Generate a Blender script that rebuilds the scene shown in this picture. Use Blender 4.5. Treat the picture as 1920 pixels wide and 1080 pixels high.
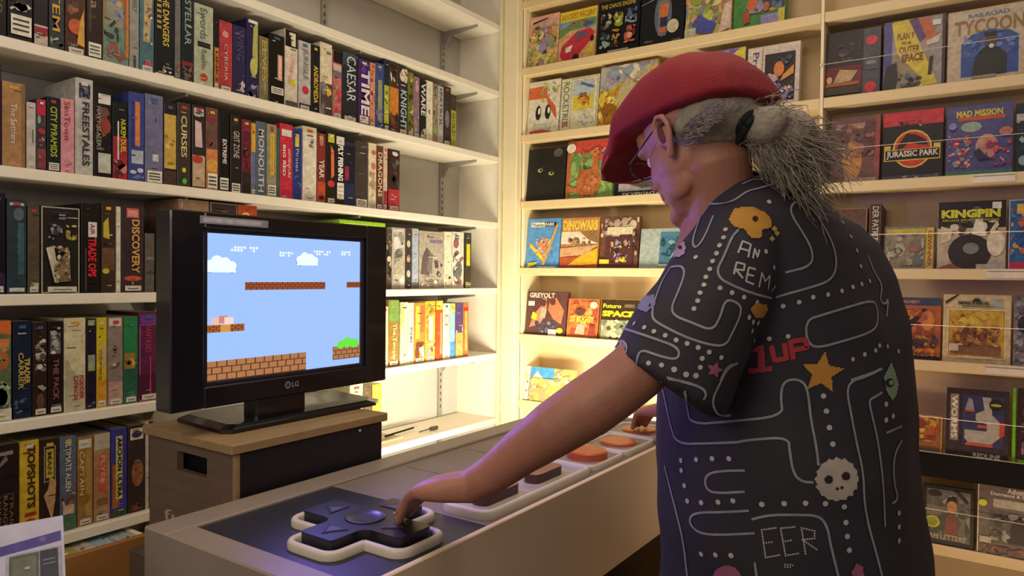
import bpy, math, random
from mathutils import Vector, Matrix, noise
from mathutils.bvhtree import BVHTree
from mathutils.geometry import tessellate_polygon

for o in list(bpy.data.objects): bpy.data.objects.remove(o)
S = bpy.context.scene; C = S.collection
# ------------------------------------------------------------------ camera
F, YAW, PIT, ROL = 1345.0, 0.60142, 0.01683, 0.01023
CAM = Vector((1.986, -2.809, 1.25))
FW = Vector((-math.sin(YAW)*math.cos(PIT), math.cos(YAW)*math.cos(PIT), -math.sin(PIT)))
R0 = Vector((math.cos(YAW), math.sin(YAW), 0)); U0 = R0.cross(FW)
RT = R0*math.cos(ROL)+U0*math.sin(ROL); UP = -R0*math.sin(ROL)+U0*math.cos(ROL)
cd = bpy.data.cameras.new('camera'); co = bpy.data.objects.new('camera', cd); C.objects.link(co)
cd.sensor_width = 36; cd.lens = F/1920*36; cd.clip_start = 0.05
co.matrix_world = Matrix(((RT.x, UP.x, -FW.x, CAM.x), (RT.y, UP.y, -FW.y, CAM.y), (RT.z, UP.z, -FW.z, CAM.z), (0, 0, 0, 1)))
S.camera = co
S.view_settings.view_transform = 'Standard'; S.view_settings.look = 'None'
S.view_settings.gamma = 1; S.view_settings.use_curve_mapping = False
S.view_settings.exposure = 0.32
w = bpy.data.worlds.new('world'); S.world = w; w.use_nodes = True
w.node_tree.nodes['Background'].inputs[0].default_value = (0.62, 0.50, 0.47, 1)
w.node_tree.nodes['Background'].inputs[1].default_value = 0.31

def area(name, loc, target, sx, sy, power, col):
    d = bpy.data.lights.new(name, 'AREA'); d.shape = 'RECTANGLE'; d.size = sx; d.size_y = sy
    d.energy = power; d.color = col
    o = bpy.data.objects.new(name, d); C.objects.link(o); o.location = loc
    o.rotation_euler = (Vector(target)-Vector(loc)).to_track_quat('-Z', 'Y').to_euler()
    return o
area('corner_light', (0.62, -0.62, 0.60), (0.10, -0.05, 1.45), 0.9, 0.12, 19.0, (1.0, 0.89, 0.67))
area('bay_light', (1.9, -0.70, 0.35), (1.6, 0.1, 1.2), 1.4, 0.1, 3.5, (1.0, 0.70, 0.40))
area('ceiling_light', (1.3, -1.5, 2.93), (0.8, -1.3, 0.0), 1.6, 1.6, 22.0, (1.0, 0.84, 0.66))
area('shelf_wall_light', (1.3, -3.3, 1.9), (0.0, -1.3, 1.2), 0.9, 0.9, 10.0, (1.0, 0.88, 0.74))

sd_ = bpy.data.lights.new('television_glow', 'SPOT'); sd_.energy = 11; sd_.color = (0.26, 0.14, 1.0); sd_.spot_size = math.radians(150); sd_.spot_blend = .6; sd_.shadow_soft_size = 0.0
so_ = bpy.data.objects.new('television_glow', sd_); C.objects.link(so_); so_.location = (.632, -1.72, 1.25); so_.rotation_euler = (Vector((1, .1, .12))).to_track_quat('-Z', 'Y').to_euler()

def ray(px, py): return FW + RT*((px-960)/F) - UP*((py-540)/F)
def P(px, py, t): return CAM + ray(px, py)*t
def atx(px, py, X): d = ray(px, py); return CAM + d*((X-CAM.x)/d.x)
def aty(px, py, Y): d = ray(px, py); return CAM + d*((Y-CAM.y)/d.y)
def atz(px, py, Z): d = ray(px, py); return CAM + d*((Z-CAM.z)/d.z)

# ------------------------------------------------------------------ materials
def lin(h):
    h = h.lstrip('#')
    if len(h) == 3: h = ''.join(c*2 for c in h)
    v = [int(h[i:i+2], 16)/255 for i in (0, 2, 4)]
    return tuple((c/12.92 if c <= .04045 else ((c+.055)/1.055)**2.4) for c in v)+(1,)
MC = {}
def mat(h, rough=.42, metal=0, bump=0, bscale=60, var=.12, vscale=30, emit=0, coat=0, sss=0, key=None, spec=.5):
    k = (h, rough, metal, bump, bscale, var, vscale, emit, coat, sss, spec)
    if k in MC: return MC[k]
    m = bpy.data.materials.new(key or 'mat_'+h.lstrip('#')); m.use_nodes = True
    nt = m.node_tree; b = nt.nodes['Principled BSDF']; c = lin(h); b.inputs['Specular IOR Level'].default_value = spec
    b.inputs['Roughness'].default_value = rough; b.inputs['Metallic'].default_value = metal
    tc = nt.nodes.new('ShaderNodeTexCoord')
    if var and not emit:
        n = nt.nodes.new('ShaderNodeTexNoise'); n.inputs['Scale'].default_value = vscale; n.inputs['Detail'].default_value = 3
        r = nt.nodes.new('ShaderNodeValToRGB')
        r.color_ramp.elements[0].position = .3; r.color_ramp.elements[1].position = .7
        r.color_ramp.elements[0].color = tuple(x*(1-var) for x in c[:3])+(1,)
        r.color_ramp.elements[1].color = tuple(min(1, x*(1+var)) for x in c[:3])+(1,)
        nt.links.new(tc.outputs['Object'], n.inputs['Vector']); nt.links.new(n.outputs['Fac'], r.inputs['Fac'])
        nt.links.new(r.outputs['Color'], b.inputs['Base Color'])
    else: b.inputs['Base Color'].default_value = c
    if bump:
        n2 = nt.nodes.new('ShaderNodeTexNoise'); n2.inputs['Scale'].default_value = bscale; n2.inputs['Detail'].default_value = 4
        bp = nt.nodes.new('ShaderNodeBump'); bp.inputs['Strength'].default_value = bump; bp.inputs['Distance'].default_value = .01
        nt.links.new(tc.outputs['Object'], n2.inputs['Vector']); nt.links.new(n2.outputs['Fac'], bp.inputs['Height'])
        nt.links.new(bp.outputs['Normal'], b.inputs['Normal'])
    if emit:
        b.inputs['Emission Color'].default_value = c; b.inputs['Emission Strength'].default_value = emit
        b.inputs['Base Color'].default_value = (0, 0, 0, 1)
    if coat: b.inputs['Coat Weight'].default_value = coat
    if sss:
        b.inputs['Subsurface Weight'].default_value = sss; b.inputs['Subsurface Radius'].default_value = (.012, .005, .003)
    MC[k] = m; return m
def prt(h): return mat(h, .36, var=.20, vscale=70, spec=.28)          # printed glossy card
def wood(h, sc=3, rough=.5, amt=.25, stretch=(1, 14, 14), key='wood'):
    m = bpy.data.materials.new(key); m.use_nodes = True; nt = m.node_tree; b = nt.nodes['Principled BSDF']; c = lin(h)
    tc = nt.nodes.new('ShaderNodeTexCoord'); mp = nt.nodes.new('ShaderNodeMapping'); mp.inputs['Scale'].default_value = stretch
    n = nt.nodes.new('ShaderNodeTexNoise'); n.inputs['Scale'].default_value = sc; n.inputs['Detail'].default_value = 6; n.inputs['Distortion'].default_value = .6
    r = nt.nodes.new('ShaderNodeValToRGB')
    r.color_ramp.elements[0].position = .35; r.color_ramp.elements[1].position = .65
    r.color_ramp.elements[0].color = tuple(x*(1-amt) for x in c[:3])+(1,); r.color_ramp.elements[1].color = c
    nt.links.new(tc.outputs['Object'], mp.inputs['Vector']); nt.links.new(mp.outputs['Vector'], n.inputs['Vector'])
    nt.links.new(n.outputs['Fac'], r.inputs['Fac']); nt.links.new(r.outputs['Color'], b.inputs['Base Color'])
    b.inputs['Roughness'].default_value = rough
    return m

# ------------------------------------------------------------------ mesh builder
class MB:
    def __init__(s): s.v = []; s.f = []; s.m = []; s.mats = []
    def mi(s, m):
        if m not in s.mats: s.mats.append(m)
        return s.mats.index(m)
    def face(s, pts, m):
        i = len(s.v); s.v += [tuple(p) for p in pts]; s.f.append(tuple(range(i, i+len(pts)))); s.m.append(s.mi(m))
    def mesh(s, vs, fs, m):
        i = len(s.v); s.v += [tuple(p) for p in vs]; k = s.mi(m)
        for f in fs: s.f.append(tuple(a+i for a in f)); s.m.append(k)
    def box(s, a, b, m, M=None):
        x0, y0, z0 = a; x1, y1, z1 = b
        vs = [Vector(p) for p in ((x0,y0,z0),(x1,y0,z0),(x1,y1,z0),(x0,y1,z0),(x0,y0,z1),(x1,y0,z1),(x1,y1,z1),(x0,y1,z1))]
        if M: vs = [M @ p for p in vs]
        s.mesh(vs, [(0,3,2,1),(4,5,6,7),(0,1,5,4),(1,2,6,5),(2,3,7,6),(3,0,4,7)], m)
    def bbox(s, a, b, m, r=.004, M=None):          # box with chamfered edges
        a = Vector(a); b = Vector(b); vs = []; idx = {}
        for i in (0, 1):
            for j in (0, 1):
                for k in (0, 1):
                    c = (i, j, k)
                    for ax in range(3):
                        p = [ (b if c[q] else a)[q] for q in range(3)]
                        for q in range(3):
                            if q != ax: p[q] += (-r if c[q] else r)
                        idx[(c, ax)] = len(vs); vs.append(Vector(p))
        fs = []
        for ax in range(3):
            o = [q for q in range(3) if q != ax]
            for sd in (0, 1):
                loop = []
                for (u, v) in ((0,0),(1,0),(1,1),(0,1)):
                    c = [0,0,0]; c[ax] = sd; c[o[0]] = u; c[o[1]] = v; loop.append(idx[(tuple(c), ax)])
                fs.append(tuple(loop))
        for ax in range(3):       # edge chamfers
            o = [q for q in range(3) if q != ax]
            for u in (0,1):
                for v in (0,1):
                    c0=[0,0,0]; c0[o[0]]=u; c0[o[1]]=v; c1=list(c0); c1[ax]=1
                    fs.append((idx[(tuple(c0),o[0])], idx[(tuple(c1),o[0])], idx[(tuple(c1),o[1])], idx[(tuple(c0),o[1])]))
        for i in (0,1):
            for j in (0,1):
                for k in (0,1): fs.append(tuple(idx[((i,j,k),ax)] for ax in range(3)))
        if M: vs = [M @ p for p in vs]
        s.mesh(vs, fs, m)
    def prism(s, pts, n, h, m, mt=None):             # polygon pts extruded along n by h
        n = Vector(n)*h; k = len(pts)
        a = [Vector(p) for p in pts]; b = [p+n for p in a]
        i = len(s.v); s.v += [tuple(p) for p in a+b]
        s.f.append(tuple(i+q for q in range(k))[::-1]); s.m.append(s.mi(m))
        s.f.append(tuple(i+k+q for q in range(k))); s.m.append(s.mi(mt or m))
        for q in range(k):
            r = (q+1) % k; s.f.append((i+q, i+r, i+k+r, i+k+q)); s.m.append(s.mi(m))
    def tube(s, pts, rad, m, seg=8, cap=True):
        pts = [Vector(p) for p in pts]; n = len(pts)
        if not hasattr(rad, '__len__'): rad = [rad]*n
        ref = Vector((0, 0, 1)); i0 = len(s.v); k = s.mi(m)
        for i, p in enumerate(pts):
            t = (pts[min(i+1, n-1)]-pts[max(i-1, 0)]).normalized()
            if i == 0:
                if abs(t.z) > .9: ref = Vector((1, 0, 0))
                a = t.cross(ref).normalized()
            else: a = (a - t*a.dot(t)).normalized()
            b = t.cross(a)
            for q in range(seg):
                an = 2*math.pi*q/seg; s.v.append(tuple(p+(a*math.cos(an)+b*math.sin(an))*rad[i]))
        for i in range(n-1):
            for q in range(seg):
                r = (q+1) % seg; s.f.append((i0+i*seg+q, i0+i*seg+r, i0+(i+1)*seg+r, i0+(i+1)*seg+q)); s.m.append(k)
        if cap:
            s.f.append(tuple(i0+q for q in range(seg))[::-1]); s.m.append(k)
            s.f.append(tuple(i0+(n-1)*seg+q for q in range(seg))); s.m.append(k)
    def ell(s, c, ax, m, nu=20, nv=12):              # ellipsoid, ax = three axis vectors
        c = Vector(c); vs = []; fs = []
        for i in range(nv+1):
            th = math.pi*i/nv
            for j in range(nu):
                ph = 2*math.pi*j/nu
                vs.append(c+ax[0]*(math.sin(th)*math.cos(ph))+ax[1]*(math.sin(th)*math.sin(ph))+ax[2]*math.cos(th))
        for i in range(nv):
            for j in range(nu):
                q = (j+1) % nu; fs.append((i*nu+j, (i+1)*nu+j, (i+1)*nu+q, i*nu+q))
        s.mesh(vs, fs, m)
    def loft(s, rings, m, cap=True):
        n = len(rings[0]); i0 = len(s.v); k = s.mi(m)
        for r in rings: s.v += [tuple(p) for p in r]
        for i in range(len(rings)-1):
            for j in range(n):
                q = (j+1) % n; s.f.append((i0+i*n+j, i0+i*n+q, i0+(i+1)*n+q, i0+(i+1)*n+j)); s.m.append(k)
        if cap:
            s.f.append(tuple(i0+j for j in range(n))[::-1]); s.m.append(k)
            s.f.append(tuple(i0+(len(rings)-1)*n+j for j in range(n))); s.m.append(k)
    def build(s, name, parent=None, loc=None, smooth=False):
        me = bpy.data.meshes.new(name)
        if loc is not None:
            L = Vector(loc); vs = [tuple(Vector(p)-L) for p in s.v]
        else: vs = s.v
        me.from_pydata(vs, [], s.f)
        for m in s.mats: me.materials.append(m)
        me.polygons.foreach_set('material_index', s.m)
        if smooth: me.polygons.foreach_set('use_smooth', [True]*len(me.polygons))
        me.update()
        o = bpy.data.objects.new(name, me); C.objects.link(o)
        if loc is not None: o.location = loc
        if parent: o.parent = parent; 
        return o
def tag(o, label, cat, group=None, kind=None):
    if label: o['label'] = label
    if cat: o['category'] = cat
    if group: o['group'] = group
    if kind: o['kind'] = kind
    return o
def empty(name, loc, label, cat, group=None):
    o = bpy.data.objects.new(name, None); C.objects.link(o); o.location = loc; o.empty_display_size = .05
    return tag(o, label, cat, group)
def part(mb, name, parent, smooth=False, label=None):      # world-space mesh made a child
    o = mb.build(name, None, None, smooth)
    par = parent; off = Vector((0, 0, 0))
    while par: off += par.location; par = par.parent
    o.parent = parent
    for v in o.data.vertices: v.co -= off
    if label: o['label'] = label
    return o
def struct(mb, name, smooth=False):
    o = mb.build(name, smooth=smooth); o['kind'] = 'structure'; return o

# ------------------------------------------------------------------ lettering
TC = {}
def glyphs(txt, bold=.0):
    k = (txt, bold)
    if k in TC: return TC[k]
    cu = bpy.data.curves.new('t', 'FONT'); cu.body = txt; cu.resolution_u = 2; cu.offset = bold; cu.space_line = .8
    ob = bpy.data.objects.new('t', cu); C.objects.link(ob)
    dg = bpy.context.evaluated_depsgraph_get(); dg.update()
    me = bpy.data.meshes.new_from_object(ob.evaluated_get(dg))
    vs = [(v.co.x, v.co.y) for v in me.vertices]; fs = [tuple(p.vertices) for p in me.polygons]
    bpy.data.objects.remove(ob); bpy.data.curves.remove(cu); bpy.data.meshes.remove(me)
    if vs:
        x0 = min(v[0] for v in vs); x1 = max(v[0] for v in vs); y0 = min(v[1] for v in vs); y1 = max(v[1] for v in vs)
        vs = [((a-x0)/max(x1-x0, 1e-6), (b-y0)/max(y1-y0, 1e-6)) for a, b in vs]
    TC[k] = (vs, fs); return TC[k]

class Art:
    """flat printing on a face: (0,0) bottom left, (1,1) top right"""
    def __init__(s, mb, o, ex, ey, w, h, step=.00025):
        s.mb = mb; s.o = Vector(o); s.ex = Vector(ex); s.ey = Vector(ey); s.n = s.ex.cross(s.ey); s.w = w; s.h = h; s.l = 1; s.st = step
    def p(s, u, v): return s.o + s.ex*(u*s.w) + s.ey*(v*s.h) + s.n*(s.l*s.st)
    def poly(s, pts, col):
        m = col if not isinstance(col, str) else prt(col)
        if len(pts) > 4:
            t = tessellate_polygon([[Vector((a, b, 0)) for a, b in pts]])
            vs = [s.p(*q) for q in pts]
            fs = []
            for f in t:
                A, B, D = (Vector(pts[i]) for i in f)
                fs.append(tuple(f) if (B-A).cross(D-A) > 0 else tuple(f)[::-1])
            s.mb.mesh(vs, fs, m)
        else: s.mb.face([s.p(*q) for q in pts], m)
        s.l += 1
    def rect(s, u0, v0, u1, v1, col): s.poly([(u0, v0), (u1, v0), (u1, v1), (u0, v1)], col)
    def ell(s, u, v, ru, rv, col, n=18, rot=0):
        c, d = math.cos(rot), math.sin(rot); pts = []
        for i in range(n):
            a = 2*math.pi*i/n; x = ru*math.cos(a)*s.w; y = rv*math.sin(a)*s.h
            pts.append((u+(x*c-y*d)/s.w, v+(x*d+y*c)/s.h))
        s.poly(pts, col)
    def frame(s, u0, v0, u1, v1, t, col):
        tv = t*s.w/s.h
        for q in ((u0,v0,u1,v0+tv),(u0,v1-tv,u1,v1),(u0,v0,u0+t,v1),(u1-t,v0,u1,v1)): s.rect(*q, col)
    def text(s, txt, u0, v0, u1, v1, col, vert=False, bold=.0, skew=0):
        vs, fs = glyphs(txt, bold)
        if not vs: return
        out = []
        for a, b in vs:
            if vert: u = u0+(u1-u0)*b; v = v1-(v1-v0)*a
            else: u = u0+(u1-u0)*a; v = v0+(v1-v0)*b+skew*a
            out.append(s.p(u, v))
        s.mb.mesh(out, fs if not vert else fs, prt(col)); s.l += 1
    def mosaic(s, u0, v0, u1, v1, cols, n, seed, big=1.0):
        rnd = random.Random(seed); asp = s.w/s.h
        for i in range(int(n*(1.9 if s.w > .08 else 1.3))):
            u = rnd.uniform(u0, u1); v = rnd.uniform(v0, v1)
            r = rnd.uniform(.05, .19)*big*(u1-u0)*(1.7 if (u1-u0) < .36 and s.w > .08 else 1.0)
            ru = min(r, u-u0+.002, u1-u+.002); rv = r*asp*rnd.uniform(.5, 1.6); rv = min(rv, v-v0+.002, v1-v+.002)
            if ru < .004 or rv < .002: continue
            if rnd.random() < .55: s.ell(u, v, ru, rv, rnd.choice(cols), 9)
            else:
                k = rnd.uniform(-.6, .6)
                s.poly([(u-ru, v-rv*k), (u-ru*k, v-rv), (u+ru, v+rv*k*.5), (u+ru*k, v+rv)], rnd.choice(cols))
            if i % 3: s.l -= 1
    def run(s, prims, seed=0):
        for q in prims:
            k = q[0]
            if k == 'r': s.rect(*q[1:6])
            elif k == 'e': s.ell(*q[1:6])
            elif k == 'p': s.poly(q[1], q[2])
            elif k == 't': s.text(q[1], *q[2:6], q[6], False, q[7] if len(q) > 7 else .01)
            elif k == 'v': s.text(q[1], *q[2:6], q[6], True, q[7] if len(q) > 7 else .01)
            elif k == 'm': s.mosaic(*q[1:5], q[5], q[6], seed+7, q[7] if len(q) > 7 else 1)
            elif k == 'f': s.frame(*q[1:7])
            seed += 1

# ------------------------------------------------------------------ room shell
WHITE = mat('#e6dfcd', .5, bump=.05, var=.03); WALLM = mat('#b9b6ae', .8, bump=.05, var=.04, vscale=6)
CREAM = mat('#eadcb4', .5, var=.04, vscale=8); CREAMB = mat('#d2b98f', .6, var=.05, vscale=6)
m = MB(); m.box((-.27, -4.6, -.05), (4.2, .2, 0), wood('#5c4632', 2, .5)); struct(m, 'floor')
m = MB(); m.box((-.27, -4.6, 3.0), (4.2, .2, 3.05), mat('#b9b2a4', .9)); struct(m, 'ceiling')
m = MB(); m.box((-.29, -4.6, 0), (-.245, .2, 3.0), WALLM); struct(m, 'wall_left')
m = MB(); m.box((-.245, .15, 0), (4.2, .2, 3.0), CREAMB); struct(m, 'wall_back')

# wall A shelving (left): board k has its front edge at z = ZA - .31 k
ZA = 2.4187; SP = .31; TH = .028; AY0, AY1 = -2.75, -.03
def ztop(k): return ZA-SP*k+TH/2
anames = ['topmost', 'uppermost visible', 'second', 'third', 'fourth', 'fifth', 'sixth']
alabels = {-1: 'white wall shelf board nearest the ceiling on the left wall',
 0: 'white shelf board crossing the top edge beside the corner post, empty',
 1: 'empty white shelf board directly above the top row of boxes',
 2: 'white shelf board carrying the top long row of upright boxes',
 3: 'white shelf board carrying the row with the wide tan box',
 4: 'white shelf board running behind the top half of the television',
 5: 'white shelf board running behind the lower half of the television',
 6: 'lowest white shelf board, empty near the corner post'}
for k in range(-1, 7):
    z = ZA-SP*k
    e = MB(); e.bbox((-.232, AY0, z-TH/2), (0, AY1-.0005, z+TH/2), WHITE, .002)
    tag(e.build('shelf_board', loc=None), alabels[k], 'shelf', 'white shelf boards on the left wall')
e = MB(); e.box((-.245, AY1, 0), (0, 0.0, 3.0), WHITE); struct(e, 'trim_1')
e = MB(); e.bbox((.0, -.045, 0), (.108, .0, 3.0), CREAM, .004); e.box((.028, -.049, 0), (.034, -.045, 3.0), mat('#c9b98c', .5)); struct(e, 'trim_2')
MET = mat('#a9a69e', .35, .6, var=.03); SLOT = mat('#2a2724', .7)
for yi, Y in enumerate((-.172, -.895, -1.592, -2.29)):
    r = empty('shelf_upright', (-.245, Y, 0), ['slotted grey metal upright on the left wall nearest the corner post', 'slotted grey metal upright visible at the top edge of the empty shelf', 'slotted grey metal upright just left of the television', 'slotted grey metal upright outside the left edge of the picture'][yi], 'shelf upright', 'slotted shelf uprights')
    e = MB(); e.box((-.245, Y-.012, .2), (-.233, Y+.012, 2.95), MET)
    for i in range(88):
        z = .25+i*.0305
        if all(abs(z-(ZA-SP*k)) > .03 for k in range(-2, 8)): e.box((-.234, Y-.003, z), (-.2325, Y+.003, z+.014), SLOT)
    part(e, 'rail', r)
    for k in range(-1, 7):
        z = ZA-SP*k-TH/2-.0004
        b = MB(); b.prism([(-.233, Y-.003, z-.072), (-.233, Y-.003, z), (-.03, Y-.003, z), (-.03, Y-.003, z-.010), (-.19, Y-.003, z-.026), (-.215, Y-.003, z-.06)], (0, 1, 0), .006, MET)
        part(b, 'bracket', r)

# wall B shelving (right): ledge k has its lower front edge at z = ZB - .31 k
ZB = 2.1829; BX0, BXM, BX1 = .11, 1.425, 3.1
LEDGE = wood('#e0c896', 2.5, .45, .05, (14, 1, 14), 'pale_ledge'); 
bl = ['pale ledge above the topmost full covers by the corner post', 'pale ledge under the red sports car cover', 'pale ledge under the white cover with black eyes', 'pale ledge under the orange dinosaur cover', 'pale ledge under the blue roller coaster cover', 'pale ledge under the cover with winged orange figures', 'pale ledge under the yellow and blue comic cover', 'pale ledge at the bottom behind the man', 'lowest pale ledge behind the man, near the floor']
br = ['pale ledge at the top right with a dark object on it', 'pale ledge under the cream railroad cover', 'pale ledge under the violet cover at right', 'pale ledge under the dark cover with the round red emblem', 'pale ledge under the bowling ball cover', 'pale ledge under the cream framed cover with the yellow picture', 'pale ledge faced by a black board at lower right', 'pale ledge under the black framed portrait cover', 'lowest pale ledge at lower right, near the floor']
for i, k in enumerate(range(-1, 7)):
    z = ZB-SP*k
    for sd, (x0, x1) in enumerate(((BX0, BXM-.006), (BXM+.006, BX1))):
        e = MB(); e.bbox((x0, .0, z+.002), (x1, .149, z+.02), LEDGE, .002); e.bbox((x0, -.012, z), (x1, .0, z+.036), LEDGE, .002)
        tag(e.build('display_ledge'), (bl, br)[sd][i], 'ledge', 'pale display ledges on the back wall')
e = MB(); e.box((BX0-.001, -.001, 0), (BX0+.014, .15, 3.0), CREAM); struct(e, 'trim_3')
e = MB(); e.box((BXM-.005, -.013, 0), (BXM+.005, .149, 3.0), CREAM); struct(e, 'trim_4')
BLK = mat('#060507', .6, var=.02, spec=.15)
e = MB(); e.bbox((BXM+.01, -.024, ZB-5*SP-.045), (BX1, -.0125, ZB-5*SP+.035), BLK, .002)
tag(e.build('fascia_board'), 'black board fixed along the ledge at lower right', 'fascia')
WIRE = mat('#e9dcc0', .25, .3)
wl = ['thin pale retaining wire across the yellow beam cover', 'thin pale retaining wire across the round red emblem cover', 'thin pale retaining wire across the bowling cover', 'thin pale retaining wire across the orange action cover', 'thin pale retaining wire across the big numeral cover', 'thin pale retaining wire across the black framed portrait cover']
for i, k in enumerate(range(1, 7)):
    z = ZB-SP*k+.155
    r = empty('retaining_wire', (BXM, -.02, z), wl[i], 'wire', 'retaining wires on the right bay')
    e = MB(); e.tube([(BXM, -.018, z), (BX1, -.018, z)], .0011, WIRE, 6); part(e, 'wire', r)
    e = MB(); e.ell((BXM-.002, -.018, z), [Vector((.005,0,0)), Vector((0,.006,0)), Vector((0,0,.006))], WIRE, 10, 6); part(e, 'end_knob', r, True)
# clear strip label holders on ledge fronts
LAB = mat('#ded3bd', .25)
for px0, px1, k, lb in ((1820, 1900, 2, 'small pale price strip on the ledge under the violet cover'), (1850, 1925, 4-1, 'small pale price strip on the ledge under the dark cover with bowling ball'), (1850, 1925, 4, 'small pale price strip on the ledge under the cream framed cover')):
    a = aty(px0, 520, -.014).x; b = aty(px1, 520, -.014).x; z = ZB-SP*k
    e = MB(); e.box((a, -.016, z+.006), (b, -.0125, z+.034), LAB); e.box((a+.002, -.0165, z+.026), (b-.002, -.016, z+.029), mat('#8d8068', .4))
    tag(e.build('price_strip'), lb, 'label strip')

# ------------------------------------------------------------------ boxes on wall A
XS = -.022
ORD = {}
def st_any(p): return any(q[0] == 's' for q in p)
def spine(row, x0, x1, yt, base, prims, label, cat='game box', h=None, top='#8e8674', depth=.185, pyb=None, setb=0, tilt=0):
    k = row
    zb = ztop(k)+.0004
    xs = XS-setb
    pm = 0.5*(x0+x1)
    pyr = {2: 150, 3: 290, 4: 470, 5: 660, 6: 880}[k]
    ya = atx(x0, pyr, xs).y; yb = atx(x1, pyr, xs).y
    if h is None: h = atx(x0, yt, xs).z-zb if yt is not None else .245
    h = max(.06, min(h, .275)); g = .0006; w = yb-ya-2*g
    e = MB(); r = .0012
    e.bbox((xs-depth, ya+g, zb), (xs, yb-g, zb+h), prt(base), r)
    e.face([(xs-depth+.004, ya+g+.002, zb+h+.0003), (xs-.003, ya+g+.002, zb+h+.0003), (xs-.003, yb-g-.002, zb+h+.0003), (xs-depth+.004, yb-g-.002, zb+h+.0003)], prt(top))
    A = Art(e, (xs, ya+g+r, zb+r), (0, 1, 0), (0, 0, 1), w-2*r, h-2*r)
    sd = int(x0*7+k*131); st = None
    rest = []
    for q in prims:
        if q[0] == 's': st = q
        else: rest.append(q)
    A.run([q for q in rest if q[0] not in 'tv'], sd)
    rn = random.Random(sd+99); bc = [int(base[i:i+2], 16) for i in (1, 3, 5)]
    lt = '#%02x%02x%02x' % tuple(min(255, int(c*1.0+38)) for c in bc); dk = '#%02x%02x%02x' % tuple(int(c*.6) for c in bc)
    lum = sum(bc)/3
    for i in range(rn.randint(3, 7)):                 # fine print: small lines and marks
        v = rn.choice((rn.uniform(.02, .14), rn.uniform(.86, .96), rn.uniform(.1, .95))); u = rn.uniform(.1, .5); 
        A.rect(u, v, min(.95, u+rn.uniform(.15, .5)), v+rn.uniform(.006, .016), rn.choice((lt, lt, dk, '#b8b2a4' if lum < 110 else '#4c463e'))); A.l -= 1
    A.l += 1
    if not st_any(prims) and rn.random() < .42: A.rect(.12, .015, .88, .075, '#c4bfb0'); A.rect(.25, .035, .75, .045, '#55504a')
    if rn.random() < .5 and w > .018: A.rect(.3, .93, .7, .965, rn.choice(('#b43c3c', '#c8c4b8', '#3c5a8c', '#c8a040')))
    A.l += 2; A.run([q for q in rest if q[0] in 'tv'], sd); A.l += 1
    o = e.build('game_box', loc=(xs-depth/2, (ya+yb)/2, zb))
    tag(o, label, cat, GROUPS[row])
    if st:                                            # shelf sticker, its own part
        f = MB(); B = Art(f, (xs+A.l*A.st, ya+g+r, zb+r), (0, 1, 0), (0, 0, 1), w-2*r, h-2*r)
        B.rect(.08, st[1], .94, st[2], '#d8d4c4'); c = st[3] if len(st) > 3 else '#444038'
        n = 3
        for i in range(n):
            v = st[1]+(st[2]-st[1])*(.2+.25*i); B.rect(.16, v, .84, v+(st[2]-st[1])*.10, c)
        part(f, 'sticker', o, label='white sticker')
    return o
GROUPS = {2: 'boxes in the top full row on the left wall', 3: 'boxes in the second full row on the left wall', 4: 'boxes in the third row on the left wall', 5: 'boxes in the fourth row on the left wall', 6: 'boxes in the lowest row on the left wall'}
def V(t, c, v0=.2, v1=.95, u0=.22, u1=.78, b=.012): return ('v', t, u0, v0, u1, v1, c, b)
def b_(v0, v1, c): return ('r', 0, v0, 1, v1, c)
def mz(v0, v1, cols, n=10, big=2.4): return ('m', .04, v0, .96, v1, cols.split(), n, big)
def sp(row, rows):
    for q in rows:
        x0, x1, yt, base, prims, label = q[:6]
        kw = q[6] if len(q) > 6 else {}
        spine(row, x0, x1, yt, base, prims, label, **kw)
WT = 'top row at left'
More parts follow.
